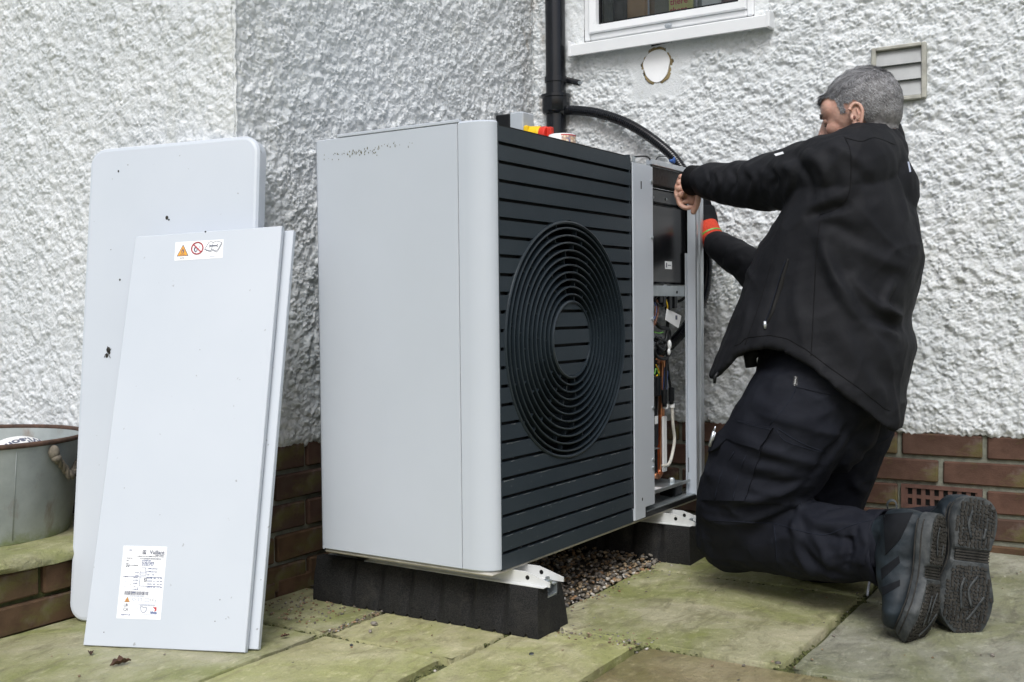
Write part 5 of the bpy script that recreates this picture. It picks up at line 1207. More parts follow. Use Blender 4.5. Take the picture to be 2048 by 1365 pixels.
# right hand inside its glove, raised behind the end post
RHp = [(1428, 482, 3.23), (1414, 456, 3.265), (1408, 430, 3.28)]
B_.tube([at(*p) for p in RHp], [(.024, .028), (.022, .036), (.016, .040)], 14, up=dl((0, 0, 1)))
for k_, (du, dv) in enumerate(((-11, -26), (-4, -30), (3, -27), (9, -20))):
    b0 = (1408+du*.6, 430+dv*.25, 3.27+.008*k_); chain(B_, [b0, (1408+du, 430+dv*.75, 3.275+.008*k_), (1404+du*1.2, 430+dv*1.35, 3.27+.008*k_), (1398+du, 430+dv*1.5, 3.262+.008*k_)], .0088)
chain(B_, [(1416, 462, 3.258), (1404, 448, 3.252), (1398, 434, 3.252)], .010)
body = fuse(B_, .0032, 4, M['skin'], 'body')
hand_ = fuse(HB, .0017, 2, M['skin'], 'hand')
bmj = __import__('bmesh').new(); bmj.from_mesh(body); bmj.from_mesh(hand_); bmj.to_mesh(body); bmj.free(); body.polygons.foreach_set('use_smooth', [True]*len(body.polygons)); body.update()
BV_ = get_co(body); 
bo = link('body', body, man)
bbv = bvh_of(body)
# ears
def ear(s):
    b = MB(); c = hp_(.005, -.033, s*.0735); up = wU*math.cos(.22)-wF*math.sin(.22); fw = wF*math.cos(.22)+wU*math.sin(.22); ou = wL*s
    pts = [];
    for a in np.linspace(-2.2, 2.55, 22):
        rr = 1-.10*math.sin(a); x, y = -.0165*math.cos(a*.93+.1)*rr, .031*math.sin(a*.93+.25)*rr
        tp = 1-.30*max(0, -math.sin(a)); pts.append(c+fw*(-x*-1)*tp*1.0+up*y+ou*(.0095+.006*(1-math.cos(a*.5)*.9)))
    b.tube(pts, [.0032]+[.0042]*20+[.0055], 8)
    b.ellipsoid(c+fw*.001+ou*.004, np.array([fw*.0150, up*.028, ou*.006]), 16, 8); b.ellipsoid(c+fw*.010-up*.004+ou*.008, np.array([fw*.0045, up*.008, ou*.005]), 10, 6)
    b.ellipsoid(c-up*.026+fw*.004+ou*.008, np.array([fw*.0085, up*.0095, ou*.0055]), 12, 8)
    b.tube([c+fw*-.004+up*.016+ou*.0105, c-fw*.007+up*.002+ou*.011, c-fw*.003-up*.012+ou*.0105], [.0022, .003, .0025], 6)
    me = fuse(b, .0014, 3, M['skin'], 'ear'); o = link('ear', me, bo)
    h = MB(); h.ellipsoid(c+fw*.004-up*.004+ou*.0088, np.array([fw*.0035, up*.0055, ou*.0030]), 10, 6); h.build('ear_hollow_shade', plain('ear_shadow_skin', (.16, .06, .045), .7), bo, smooth=True); return o  # darker skin blob paints the shade in the ear's hollow
ear(1); ear(-1)
# eye, lids, brow
for s in (-1, 1):
    b = MB(); e = hp_(.0865, -.004, s*.031); b.ellipsoid(e, np.array([wF*.0100, wU*.0085, wL*.0115]), 14, 8); b.build('eye', M['white'], bo, smooth=True)
    b = MB(); b.ellipsoid(e+wF*.0012+wU*.0012, np.array([wF*.0105, wU*.0090, wL*.0125]), 14, 8); b.build('eyelid', M['skin'], bo, smooth=True)
    b = MB(); b.tube([np.array(bbv.find_nearest(Vector(hp_(*q)))[0])+wF*.0008 for q in ((.0965, -.010, s*.022), (.0985, -.013, s*.031), (.094, -.013, s*.038), (.088, -.010, s*.046))], [.0008, .0014, .0012, .0006], 6); b.build('eyelash', M['eyedark'], bo, smooth=True)
    b = MB(); rb3 = np.random.default_rng(5)
    for _ in range(110):
        l_ = rb3.uniform(.016, .050); p = hp_(.1025-.35*max(0, l_-.03)*1.6, .016+rb3.normal()*.003, s*l_); p = np.array(bbv.find_nearest(Vector(p))[0])+wF*.0006; q = p+wF*.004+wL*s*.004+wU*rb3.normal()*.002; d = wU*.0006; b.add([p-d, p+d, q], [(0, 1, 2)])
    if s == (1 if wL@(CP-HC) > 0 else -1): b.build('eyebrow', M['eyedark'], bo, fix=False)
# hair: fine strands rooted on the scalp
NB = get_no(body); rel = (BV_-HC)/KH; lf, lu, ll = rel@wF, rel@wU, rel@wL
def is_hair(f, u, l):
    r_ = (f**2+u**2+l**2)**.5 < .145
    al = np.abs(l)
    line = np.where(f > .055, .050+(f-.055)*.10, np.where(f > .028, .004+(f-.028)*1.5, np.where(f > -.006, .008+0*f, -.092+0*f)))
    line = np.where((f > .027) & (f < .044) & (al > .050), -.012, line)
    line = line+.006*vnoise(np.stack([f, u, l], -1), .010, 2)*(f > .02)
    top = (u > line)
    return r_ & top & ~((f > .074) & (u < .052)) & (f < .098)
hm = is_hair(lf, lu, ll)
me_f = np.array([p.vertices[:] for p in body.polygons if len(p.vertices) == 4]); fk = me_f[hm[me_f].all(1)]
used = np.unique(fk); remap = -np.ones(len(BV_), int); remap[used] = np.arange(len(used))
capV = BV_[used]+NB[used]*.0022; hair = link('hair', np_mesh('hair', capV, remap[fk], M['haircap']), man)
r = np.random.default_rng(21); NSTR = 26000; pick = r.integers(0, len(fk), NSTR); w4 = r.dirichlet([1, 1, 1, 1], NSTR)
R0 = (BV_[fk[pick]]*w4[..., None]).sum(1); N0 = (NB[fk[pick]]*w4[..., None]).sum(1); N0 /= np.linalg.norm(N0, axis=1)[:, None]
f_, u_, l_ = (R0-HC)@wF/KH, (R0-HC)@wU/KH, (R0-HC)@wL/KH
topw = np.clip((u_-.045)/.03, 0, 1)[:, None]; frontw = np.clip((f_-.02)/.05, 0, 1)[:, None]
flow = (wF*.9+wL*.35)*topw+(-wU*.9-wF*.45)*(1-topw); flow = flow+r.normal(0, .13, flow.shape); 
flow = flow-N0*(flow*N0).sum(1)[:, None]; flow /= np.linalg.norm(flow, axis=1)[:, None]
Ln = (.0085+.013*topw[:, 0]+.008*topw[:, 0]*frontw[:, 0])*r.uniform(.7, 1.25, NSTR)*np.clip((u_+.085)/.05, .45, 1)
fm_ = flow.copy(); Qc = R0-fm_*(R0*fm_).sum(1)[:, None]*.8; strk = vnoise(Qc, .0048, 8); clump = vnoise(R0, .012, 3)[:, None]; sidev = np.cross(N0, flow); flow = flow+sidev*clump*.35
lift = .34+.18*topw
P0 = R0+N0*.0008; P1 = P0+flow*Ln[:, None]*.55+N0*Ln[:, None]*.55*lift*1.1; P2 = P0+flow*Ln[:, None]+N0*Ln[:, None]*lift*.62
wv = sidev/np.linalg.norm(sidev, axis=1)[:, None]*.0005
SV = np.stack([P0-wv, P0+wv, P1-wv*.8, P1+wv*.8, P2], 1).reshape(-1, 3); base = np.arange(NSTR)[:, None]*5
SF = np.vstack([base+[0, 1, 3], base+[0, 3, 2], base+[2, 3, 4]])
hme = np_mesh('hair_strands', SV, SF, M['hair'], False)
shade = np.clip(.30+.42*strk+r.normal(0, .16, NSTR)+.12+.22*clump[:, 0]-.30*np.clip((-.01-u_)/.05, 0, 1)*r.random(NSTR)-.28*(f_ > .06)*(r.random(NSTR))+.1*topw[:, 0], 0, 1)
a = hme.attributes.new('shade', 'FLOAT', 'POINT'); a.data.foreach_set('value', np.repeat(shade**1.0, 5).astype(np.float32)); tag(link('hair_strands', hme, hair), kind='stuff')

# -- clothing
PERP = None
def fold_apply(me, folds, N=None):
    """presses creases and ridges into cloth; each fold runs between two surveyed points on its front surface"""
    V = get_co(me); N = get_no(me); bv = bvh_of(me); disp = np.zeros(len(V))
    for f in folds:
        pts, amp, wd = f[:3]; P = []
        for p in pts:
            h, _ = hit(bv, *p[:2])
            if h is not None: P.append(h)
        if len(P) < 2: continue
        C = catmull(P, 5); D = np.full(len(V), 9.); best = np.zeros(len(V)); L = len(C)
        for i in range(L-1):
            a, b = C[i], C[i+1]; ab = b-a; t = np.clip(((V-a)@ab)/(ab@ab+1e-12), 0, 1); d = np.linalg.norm(V-(a+t[:, None]*ab), axis=1); m_ = d < D; D[m_] = d[m_]; best[m_] = (i+t[m_])/(L-1)
        fade = np.sin(np.clip(best, 0.02, .98)*PI)**.5
        x = D/wd; disp += 1.9*amp*fade*(np.exp(-x*x)-.35*np.exp(-(x/2.2)**2))
    set_co(me, V+N*disp[:, None]); return me
def wrinkle(me, amp, lam, seed, axis=None, stretch=3.):
    V = get_co(me); N = get_no(me); Q = V.copy()
    if axis is not None:
        a = np.array(axis, float); a /= np.linalg.norm(a); c = Q@a; Q = Q-np.outer(c, a)*(1-1/stretch)
    n_ = vnoise(Q, lam, seed); n2 = vnoise(Q, lam*.45, seed+4); set_co(me, V+N*(amp*(1-2*np.abs(n_))*.7+amp*.35*n2)[:, None]); return me
def crease(me, amp, lam, seed, axis, stretch=4., pw=4.):
    V = get_co(me); N = get_no(me); a = np.array(axis, float); a /= np.linalg.norm(a); c = V@a; Q = V-np.outer(c, a)*(1-1/stretch)
    m_ = np.clip(.5+vnoise(V, .16, seed+7)*1.2, 0, 1); rd = (1-np.abs(vnoise(Q, lam, seed)))**pw; set_co(me, V+N*(amp*(rd-.25)*m_)[:, None]); return me
# jacket: trunk as a shaped shell with a swinging hem, sleeves fused to it
bF = np.array([-.86, .0, .51]); bS = np.array([-.51, 0, -.86])     # facing / left side (sideways, down, away)
prof_v = [268, 285, 305, 340, 400, 450, 520, 580, 640, 690, 760, 860]
prof_L = [1697, 1688, 1662, 1610, 1575, 1552, 1515, 1492, 1468, 1452, 1430, 1395]
prof_R = [1797, 1806, 1813, 1821, 1833, 1839, 1835, 1820, 1801, 1811, 1796, 1783]
prof_A = [.060, .066, .10, .185, .205, .205, .195, .19, .19, .195, .20, .205]
def hem(u): return np.interp(u, [1425, 1445, 1470, 1500, 1540, 1575, 1610, 1660, 1720, 1770, 1800], [757, 738, 709, 699, 695, 702, 722, 760, 802, 842, 852])
nphi, nk_ = 72, 56; phis = np.linspace(0, 2*PI, nphi, endpoint=False)
def ring_at(v, phi, shrink=0.):
    uL, uR, A = (np.interp(v, prof_v, q) for q in (prof_L, prof_R, prof_A)); t = 2.62; hw = (uR-uL)/2*t/FPX; uc_ = (uL+uR)/2
    B = math.sqrt(max(hw**2-(A*.51)**2, .002))/.86; A -= shrink; B -= shrink
    c = at(uc_, v, t); x, y = math.cos(phi), math.sin(phi)
    sx = abs(x)**.88*math.copysign(1, x); sy = abs(y)**.88*math.copysign(1, y)
    return c+dl(bF*B*sx)+dl(bS*A*sy)
vtop = 266; G = np.zeros((nk_+9, nphi, 3))
for j, ph in enumerate(phis):
    vb = 780.
    for _ in range(4):
        u_q, _v = proj(ring_at(vb, ph)); vb = float(hem(u_q))
    for i in range(nk_): G[i, j] = ring_at(vtop+(vb-vtop)*i/(nk_-1), ph)
    for i in range(9): G[nk_+i, j] = ring_at(vb-[0, 6, 14, 22, 30, 38, 46, 54, 60][i]-0, ph, [.007, .012, .014, .015, .016, .020, .05, .09, .13][i])
J = MB(); J.grid(G, wrap=True); J.add(G[0], [tuple(range(nphi))]); J.add(G[-1], [tuple(range(nphi))])
T(J, [(1740, 318, 2.60, .085), (1694, 338, 2.50, .088), (1640, 347, 2.56, .082), (1580, 360, 2.66, .076), (1540, 366, 2.73, .069), (1500, 369, 2.80, .062), (1440, 365, 2.905, .0515), (1404, 362, 2.97, .042), (1394, 362, 2.985, .038)], 24)
J.ellipsoid(at(1748, 325, 2.63), np.array([dl((.072, .030, 0)), dl((-.01, .060, 0)), dl((0, 0, .12))]), 20, 12)
J.ellipsoid(at(1752, 380, 2.63), np.array([dl((.090, .03, 0)), dl((-.01, .11, 0)), dl((0, 0, .13))]), 20, 12)
T(J, [(1748, 345, 2.72, .078), (1745, 355, 2.84, .072), (1660, 490, 2.93, .068), (1550, 562, 2.99, .058), (1500, 532, 3.07, .049), (1455, 502, 3.16, .045), (1438, 490, 3.20, .042)], 22)
jk = fuse(J, .0052, 7, M['jacket'], 'jacket')
wrinkle(jk, .0046, .085, 31, dl((-.35, .9, 0)), 2.6); wrinkle(jk, .0014, .035, 33, dl((-.7, .3, .5)), 2.5)
AMP = 1.
crease(jk, .0070, .10, 61, dl((.6, .75, .1)), 4.5); crease(jk, .0045, .055, 63, dl((-.5, .8, .2)), 4.)
fold_apply(jk, [
  ([(1640, 478), (1672, 560), (1720, 625), (1790, 672)], .012, .016), ([(1705, 560), (1740, 600), (1775, 625), (1805, 632)], .010, .014),
  ([(1690, 590), (1740, 640), (1800, 655)], -.010, .014), ([(1790, 560), (1770, 610), (1800, 640)], .008, .012),
  ([(1700, 480), (1760, 520), (1820, 540)], .006, .018), ([(1620, 440), (1680, 455), (1740, 500)], -.006, .018),
  ([(1610, 300), (1640, 330), (1660, 380)], .006, .014), ([(1590, 310), (1610, 345), (1625, 400)], -.006, .012), ([(1560, 318), (1585, 350), (1570, 405)], .006, .014),
  ([(1520, 330), (1550, 355), (1530, 405)], -.006, .013), ([(1490, 335), (1510, 360), (1495, 408)], .0055, .012), ([(1460, 335), (1470, 365), (1455, 405)], -.005, .010),
  ([(1430, 335), (1440, 365), (1425, 398)], .005, .009), ([(1415, 340), (1418, 362), (1410, 390)], -.004, .007), ([(1660, 290), (1700, 310), (1740, 345)], .005, .014),
  ([(1650, 400), (1690, 385), (1720, 350)], .006, .018), ([(1560, 425), (1620, 430), (1690, 412)], -.012, .012), ([(1480, 330), (1560, 340), (1640, 310)], .004, .016),
  ([(1600, 520), (1590, 600), (1620, 680)], .004, .02), ([(1500, 600), (1490, 650), (1470, 700)], .004, .015), ([(1560, 560), (1535, 640), (1530, 690)], -.003, .016),
  ([(1660, 640), (1720, 720), (1770, 800)], .006, .03), ([(1720, 680), (1750, 740), (1790, 780)], -.005, .025), ([(1780, 300), (1800, 380), (1815, 450)], .004, .02),
  ([(1450, 500), (1480, 520), (1500, 545)], .004, .010), ([(1440, 515), (1470, 540), (1490, 560)], -.004, .010)])
jo = link('jacket', jk, man); jbv = bvh_of(jk)
def surf(bv, u, v, off=.001):
    h, n_ = hit(bv, u, v)
    if h is None: return None
    if n_@(CP-h) < 0: n_ = -n_
    return h+n_*off
def seam(name, bv, px, rad, mat, parent, off=.0003, sub=8, n=6, flatk=None):
    P = []; pc_ = catmull([(a, b, 0) for a, b in px], sub)
    for q in pc_:
        s_ = surf(bv, q[0], q[1], off)
        if s_ is not None and (not P or np.linalg.norm(s_-P[-1]) < .06): P.append(s_)
    if len(P) < 2: return None
    b = MB(); b.tube(P, rad, n); return b.build(name, mat, parent, smooth=True)
def patch(name, bv, corners, mat, parent, th=.0022, nu=14, nv=10, edge=None, pieces=None):
    """corners TL,TR,BR,BL laid on the cloth surface"""
    TL, TR, BR, BL = [np.array(c, float) for c in corners]; G = np.zeros((nv, nu, 3)); ok = True; last = None
    for j in range(nv):
        for i in range(nu):
            s, t = i/(nu-1), j/(nv-1); q = (TL*(1-s)+TR*s)*(1-t)+(BL*(1-s)+BR*s)*t; p = surf(bv, q[0], q[1], 0.)
            if p is None: p = last if last is not None else at(q[0], q[1], 2.6)
            last = p; G[j, i] = p
    for _ in range(2):
        H = G.copy(); H[1:-1, 1:-1] = (G[:-2, 1:-1]+G[2:, 1:-1]+G[1:-1, :-2]+G[1:-1, 2:]+G[1:-1, 1:-1]*2)/6; G = H
    du = np.gradient(G, axis=1); dv_ = np.gradient(G, axis=0); N_ = np.cross(du, dv_); N_ /= np.linalg.norm(N_, axis=2)[..., None]+1e-12
    if (N_.reshape(-1, 3).mean(0))@(CP-G.reshape(-1, 3).mean(0)) < 0: N_ = -N_
    prof_ = np.ones((nv, nu)); outer = G+N_*th
    b = MB(); b.grid(outer); ring = lambda A: np.concatenate([A[0, :], A[1:, -1], A[-1, -2::-1], A[-2:0:-1, 0]])
    b.grid(np.array([ring(outer), ring(G-N_*.003)]), wrap=True); return b.build(name, mat, parent, auto=50)
# hem band, seams, pocket zip, collar
hp1 = [(u, float(hem(u))-24+(0 if u > 1480 else 6)) for u in range(1470, 1782, 10)]
seam('hem_stitching', jbv, hp1, .0012, M['jackettrim'], jo, .0)
seam('side_seam', jbv, [(1640, 432), (1632, 520), (1628, 600), (1624, 680), (1622, 712)], .0011, M['jackettrim'], jo, .0)
seam('front_seam', jbv, [(1545, 520), (1515, 620), (1490, 690)], .0010, M['jackettrim'], jo, .0)
seam('shoulder_seam', jbv, [(1688, 272), (1700, 300), (1702, 340), (1697, 390), (1672, 418), (1640, 430)], .0012, M['jackettrim'], jo, .0)
seam('yoke_seam', jbv, [(1690, 276), (1722, 283), (1750, 276), (1790, 290)], .0012, M['jackettrim'], jo, .0)
zp = MB(); P = [surf(jbv, u, v, .0006) for u, v in ((1577, 518), (1570, 545), (1558, 590), (1546, 625), (1534, 648))]; P = [p for p in P if p is not None]
zp.tube(catmull(P, 6), [(.0062*math.sin(PI*min(1, (i+1.5)/(len(P)*6-3)))+.0008, .0016) for i in range((len(P)-1)*6+1)], 8, up=CR); zo = zp.build('pocket_zip', M['shadowblack'], jo, smooth=True)
seam('pocket_piping', jbv, [(1571, 522), (1562, 548), (1549, 592), (1537, 628), (1527, 650)], .0012, M['thread'], jo, .0006)
p = surf(jbv, 1531, 650, .003)
if p is not None: b = MB(); b.tube([p+np.array([0, 0, .008]), p, p-np.array([0, 0, .010])], [.003, .005, .003], 8); b.build('zip_pull', M['alu'], jo, smooth=True)
p = at(1430, 752, 2.6); hh_, _n = hit(jbv, 1440, 742)
if hh_ is not None:
    b = MB(); b.tube([hh_+dl((-.004, .004, 0)), hh_+dl((-.012, .014, 0)), hh_+dl((-.013, .030, 0))], [.003, .0045, .0035], 8); b.build('front_zip_end', M['black'], jo, smooth=True)
patch('shoulder_logo', jbv, [(1548, 309), (1566, 304), (1568, 308), (1552, 313)], M['paper'], jo, .0008, 6, 4)
patch('back_print', jbv, [(1815, 324), (1818, 324), (1822, 344), (1819, 345)], M['inklight'], jo, .0006, 4, 6)
# collar band around the neck
b = MB(); rows = []
for z_, rr_ in ((-.030, .060), (-.014, .069), (.008, .069), (.030, .0655), (.036, .063), (.034, .059), (.006, .058), (-.014, .060)):
    row = []
    for ph in np.linspace(0, 2*PI, 40, endpoint=False):
        c = at(1752, 283, 2.628)+dl((-.18*z_, -z_*.97, 0))
        row.append(c+dl(bF*rr_*.96*math.cos(ph))+dl(bS*rr_*math.sin(ph))+dl((0, .006*math.cos(ph)+.010*math.cos(ph)*0, 0)))
    rows.append(row)
b.grid(np.array(rows), wrap=True); b.build('collar', M['jacket'], jo, smooth=True)
# sleeve cuffs
def cuff(u0, v0, t0, u1, v1, t1, r, name='cuff', mat='jackettrim'):
    b = MB(); a, c = at(u0, v0, t0), at(u1, v1, t1); b.tube([a, a+(c-a)*.05, c, c+(a-c)*.01, a+(c-a)*.4], [r*.97, r, r*1.02, r*.86, r*.8], 28, cap=False); b.build(name, M[mat], jo, smooth=True)
cuff(1410, 362, 2.962, 1383, 361, 3.003, .0405)
cuff(1455, 501, 3.17, 1441, 492, 3.20, .0415)
# glove on the right hand
g_ = MB(); a, c = at(1427, 483, 3.232), at(1413, 452, 3.262)
g_.tube([a, a+(c-a)*.25, a+(c-a)*.5, a+(c-a)*.8, c], [.0335, .0345, .0335, .0340, .033], 24)
gl_ = g_.build('glove_cuff', plain('red_knit', (.50, .045, .018), .9, var=.2, scale=200, bump=.001, bscale=400), man, smooth=True)
g_ = MB(); q = a+(c-a)*.35; dd = (c-a)/np.linalg.norm(c-a); g_.tube([q-dd*.0025, q+dd*.0025], .0352, 24); g_.build('green_stripe', M['green'], gl_)
g2 = MB(); g2.tube([at(*p) for p in ((1414, 456, 3.262), (1409, 438, 3.275), (1405, 415, 3.28))], [(.036, .030), (.040, .028), (.036, .024)], 16, up=dl((1, 0, 0)))
for k_, (du, dv) in enumerate(((-11, -26), (-4, -30), (3, -27), (9, -20))):
    chain(g2, [(1408+du*.6, 428+dv*.25, 3.27+.008*k_), (1408+du, 430+dv*.75, 3.275+.008*k_), (1404+du*1.2, 430+dv*1.35, 3.27+.008*k_), (1398+du, 430+dv*1.5, 3.262+.008*k_)], .0110)
chain(g2, [(1416, 462, 3.258), (1404, 448, 3.252), (1398, 434, 3.252)], .0125)
gm = fuse(g2, .003, 3, M['bootdark'], 'glove'); link('glove', gm, man)
# trousers
TR = MB()
rowsP = []
T(TR, [(1648, 700, 2.63, .145), (1642, 760, 2.62, .152), (1640, 800, 2.61, .155), (1650, 840, 2.62, .13)], 26)
T(TR, [(1616, 790, 2.57, .130), (1578, 860, 2.575, .132), (1534, 930, 2.61, .130), (1494, 1000, 2.66, .119), (1478, 1045, 2.70, .104), (1469, 1066, 2.715, .098)], 26)
T(TR, [(1472, 1062, 2.715, .096), (1530, 1066, 2.65, .095), (1600, 1076, 2.57, .090), (1660, 1086, 2.505, .087), (1705, 1090, 2.46, .080), (1742, 1092, 2.425, .074)], 26)
T(TR, [(1700, 800, 2.70, .120), (1684, 880, 2.75, .108), (1664, 960, 2.79, .096), (1640, 1040, 2.81, .090), (1632, 1092, 2.815, .088)], 24)
T(TR, [(1634, 1098, 2.81, .086), (1700, 1096, 2.73, .080), (1800, 1085, 2.58, .074), (1880, 1072, 2.47, .064)], 24)
tr = fuse(TR, .0052, 7, M['trouser'], 'trousers')
wrinkle(tr, .0050, .075, 51, dl((.2, .3, 1)), 2.); wrinkle(tr, .0016, .034, 53, dl((.9, -.2, 0)), 2.)
crease(tr, .0075, .085, 71, dl((.95, .25, .1)), 4.); crease(tr, .0045, .045, 73, dl((.8, -.4, .1)), 4.)
fold_apply(tr, [
  ([(1470, 870), (1540, 900), (1640, 930)], .006, .014), ([(1430, 930), (1520, 960), (1610, 965)], -.006, .014), ([(1420, 985), (1500, 1000), (1590, 985)], .007, .012),
  ([(1410, 1010), (1500, 1018), (1580, 1005)], -.009, .009), ([(1500, 780), (1560, 830), (1640, 850)], .005, .018), ([(1500, 980), (1560, 985), (1600, 970)], .007, .010),
  ([(1560, 1010), (1590, 1060), (1620, 1150)], .010, .014), ([(1600, 1020), (1640, 1050), (1700, 1045)], .007, .014), ([(1590, 1075), (1620, 1120), (1680, 1150)], -.008, .014),
  ([(1640, 1060), (1690, 1080), (1720, 1060)], -.007, .012), ([(1690, 1060), (1700, 1100), (1690, 1140)], -.011, .010), ([(1720, 1050), (1735, 1090), (1722, 1130)], .008, .010),
  ([(1650, 1030), (1700, 1020), (1750, 1040)], .006, .012), ([(1480, 1060), (1450, 1100), (1500, 1130)], .004, .02), ([(1410, 1040), (1470, 1045), (1540, 1030)], .006, .012),
  ([(1690, 930), (1710, 970), (1735, 985)], .006, .013), ([(1680, 860), (1720, 900), (1750, 920)], -.004, .016), ([(1640, 1000), (1600, 1010), (1570, 1010)], .007, .010),
  ([(1700, 850), (1660, 900), (1620, 960)], -.008, .014), ([(1540, 1015), (1545, 1080), (1550, 1140)], .005, .012), ([(1450, 890), (1500, 930), (1570, 940)], .005, .013),
  ([(1620, 1060), (1650, 1110), (1665, 1160)], .007, .012)])
to = link('trousers', tr, man); tbv = bvh_of(tr)
# flared hem of the near leg
b = MB(); rows = []
for s, rr_, k_ in ((0, .076, 0), (.35, .079, .3), (.7, .081, .7), (1, .083, 1), (.98, .078, 1), (.6, .070, .6)):
    c = at(1732, 1092, 2.435)*(1-s)+at(1752, 1100, 2.415)*s; ax = dl((.80, .05, -.6)); row = []
    a1 = np.cross(ax, [0, 0, 1]); a1 /= np.linalg.norm(a1); a2 = np.cross(ax, a1)
    for ph in np.linspace(0, 2*PI, 48, endpoint=False):
        w_ = 1+.07*math.sin(3*ph+.5)+.04*math.sin(7*ph+1)*k_; row.append(c+(a1*math.cos(ph)*.88+a2*math.sin(ph)*1.0)*rr_*w_+ax*k_*(.010*math.sin(2*ph)+.012))
    rows.append(row)
b.grid(np.array(rows), wrap=True); b.build('hem_cuff', M['trouser'], to, smooth=True)
patch('cargo_pocket', tbv, [(1455, 868), (1530, 880), (1490, 1003), (1404, 1000)], M['trouser'], to, .0045, 14, 16)
patch('pocket_flap', tbv, [(1466, 840), (1548, 856), (1520, 900), (1438, 872)], M['trouser'], to, .0085, 14, 8)
patch('side_flap', tbv, [(1436, 868), (1462, 876), (1438, 900), (1416, 908)], M['trouser'], to, .008, 8, 6)
patch('knee_patch', tbv, [(1420, 1040), (1548, 1048), (1552, 1125), (1428, 1118)], M['trouserdark'], to, .0022, 16, 12)
patch('hip_pocket', tbv, [(1598, 738), (1665, 748), (1700, 800), (1592, 775)], M['trouser'], to, .0022, 12, 8)
seam('leg_stitching', tbv, [(1556, 858), (1600, 885), (1650, 905)], .0010, M['thread'], to, .0005); seam('leg_stitching', tbv, [(1552, 860), (1570, 882), (1610, 896), (1652, 908)], .0008, M['thread'], to, .0004)
seam('leg_stitching', tbv, [(1428, 1042), (1480, 1044), (1550, 1048), (1600, 1062), (1650, 1070), (1700, 1052), (1745, 1040)], .0010, M['thread'], to, .0005)
seam('leg_stitching', tbv, [(1600, 760), (1580, 800), (1540, 850)], .0008, M['thread'], to, .0004); seam('leg_stitching', tbv, [(1470, 905), (1445, 950), (1432, 1000)], .0010, M['thread'], to, .0052)
seam('leg_stitching', tbv, [(1500, 900), (1478, 950), (1468, 1000)], .0010, M['thread'], to, .0052); seam('leg_stitching', tbv, [(1548, 1050), (1552, 1090), (1556, 1140)], .0010, M['thread'], to, .0005)
seam('leg_stitching', tbv, [(1480, 845), (1515, 853), (1545, 860)], .0007, M['thread'], to, .009)
patch('fabric_label', tbv, [(1587, 752), (1596, 753), (1595, 772), (1586, 771)], M['black'], to, .0025, 5, 5)
c0 = surf(tbv, 1591, 762, .0045)
if c0 is not None: text_mesh('DEWALT', .0052, c0-np.array([0, 0, .0105]), (0, 0, 1), -CR, M['paper'], 'label_text', to, 'LEFT', lift=0., mapf=lambda V: c0+np.outer(V[:, 0]-.0115, dl((.12, -1, 0)))+np.outer(V[:, 1]-.002, dl((-1, 0, 0)))-CF*.0006)
# belt loop shirt hem under the jacket
b = MB(); P = [at(1503, 735, 2.60), at(1500, 715, 2.60), at(1512, 700, 2.585)]; b.tube(P, [.014, .016, .014], 10); b.build('shirt_edge', M['bootdark'], man, smooth=True)
# pen in the pocket
b = MB(); q_ = next(x for x in (surf(tbv, u_, 895, .010) for u_ in range(1430, 1500, 6)) if x is not None); tq = float((q_-CP)@CF); a, c = at(1419, 893, tq), at(1431, 853, tq-.01); b.tube([a, a+(c-a)*.75], .0038, 10); b.tube([a+(c-a)*.75, c], [.0030, .0016], 8); b.tube([a+(c-a)*.3+dl((.004, 0, -.003)), a+(c-a)*.7+dl((.004, 0, -.003))], .0012, 6)
tag(b.build('pen', M['alu'], smooth=True), 'silver pen clipped in the cargo pocket of the kneeling man', 'pen')

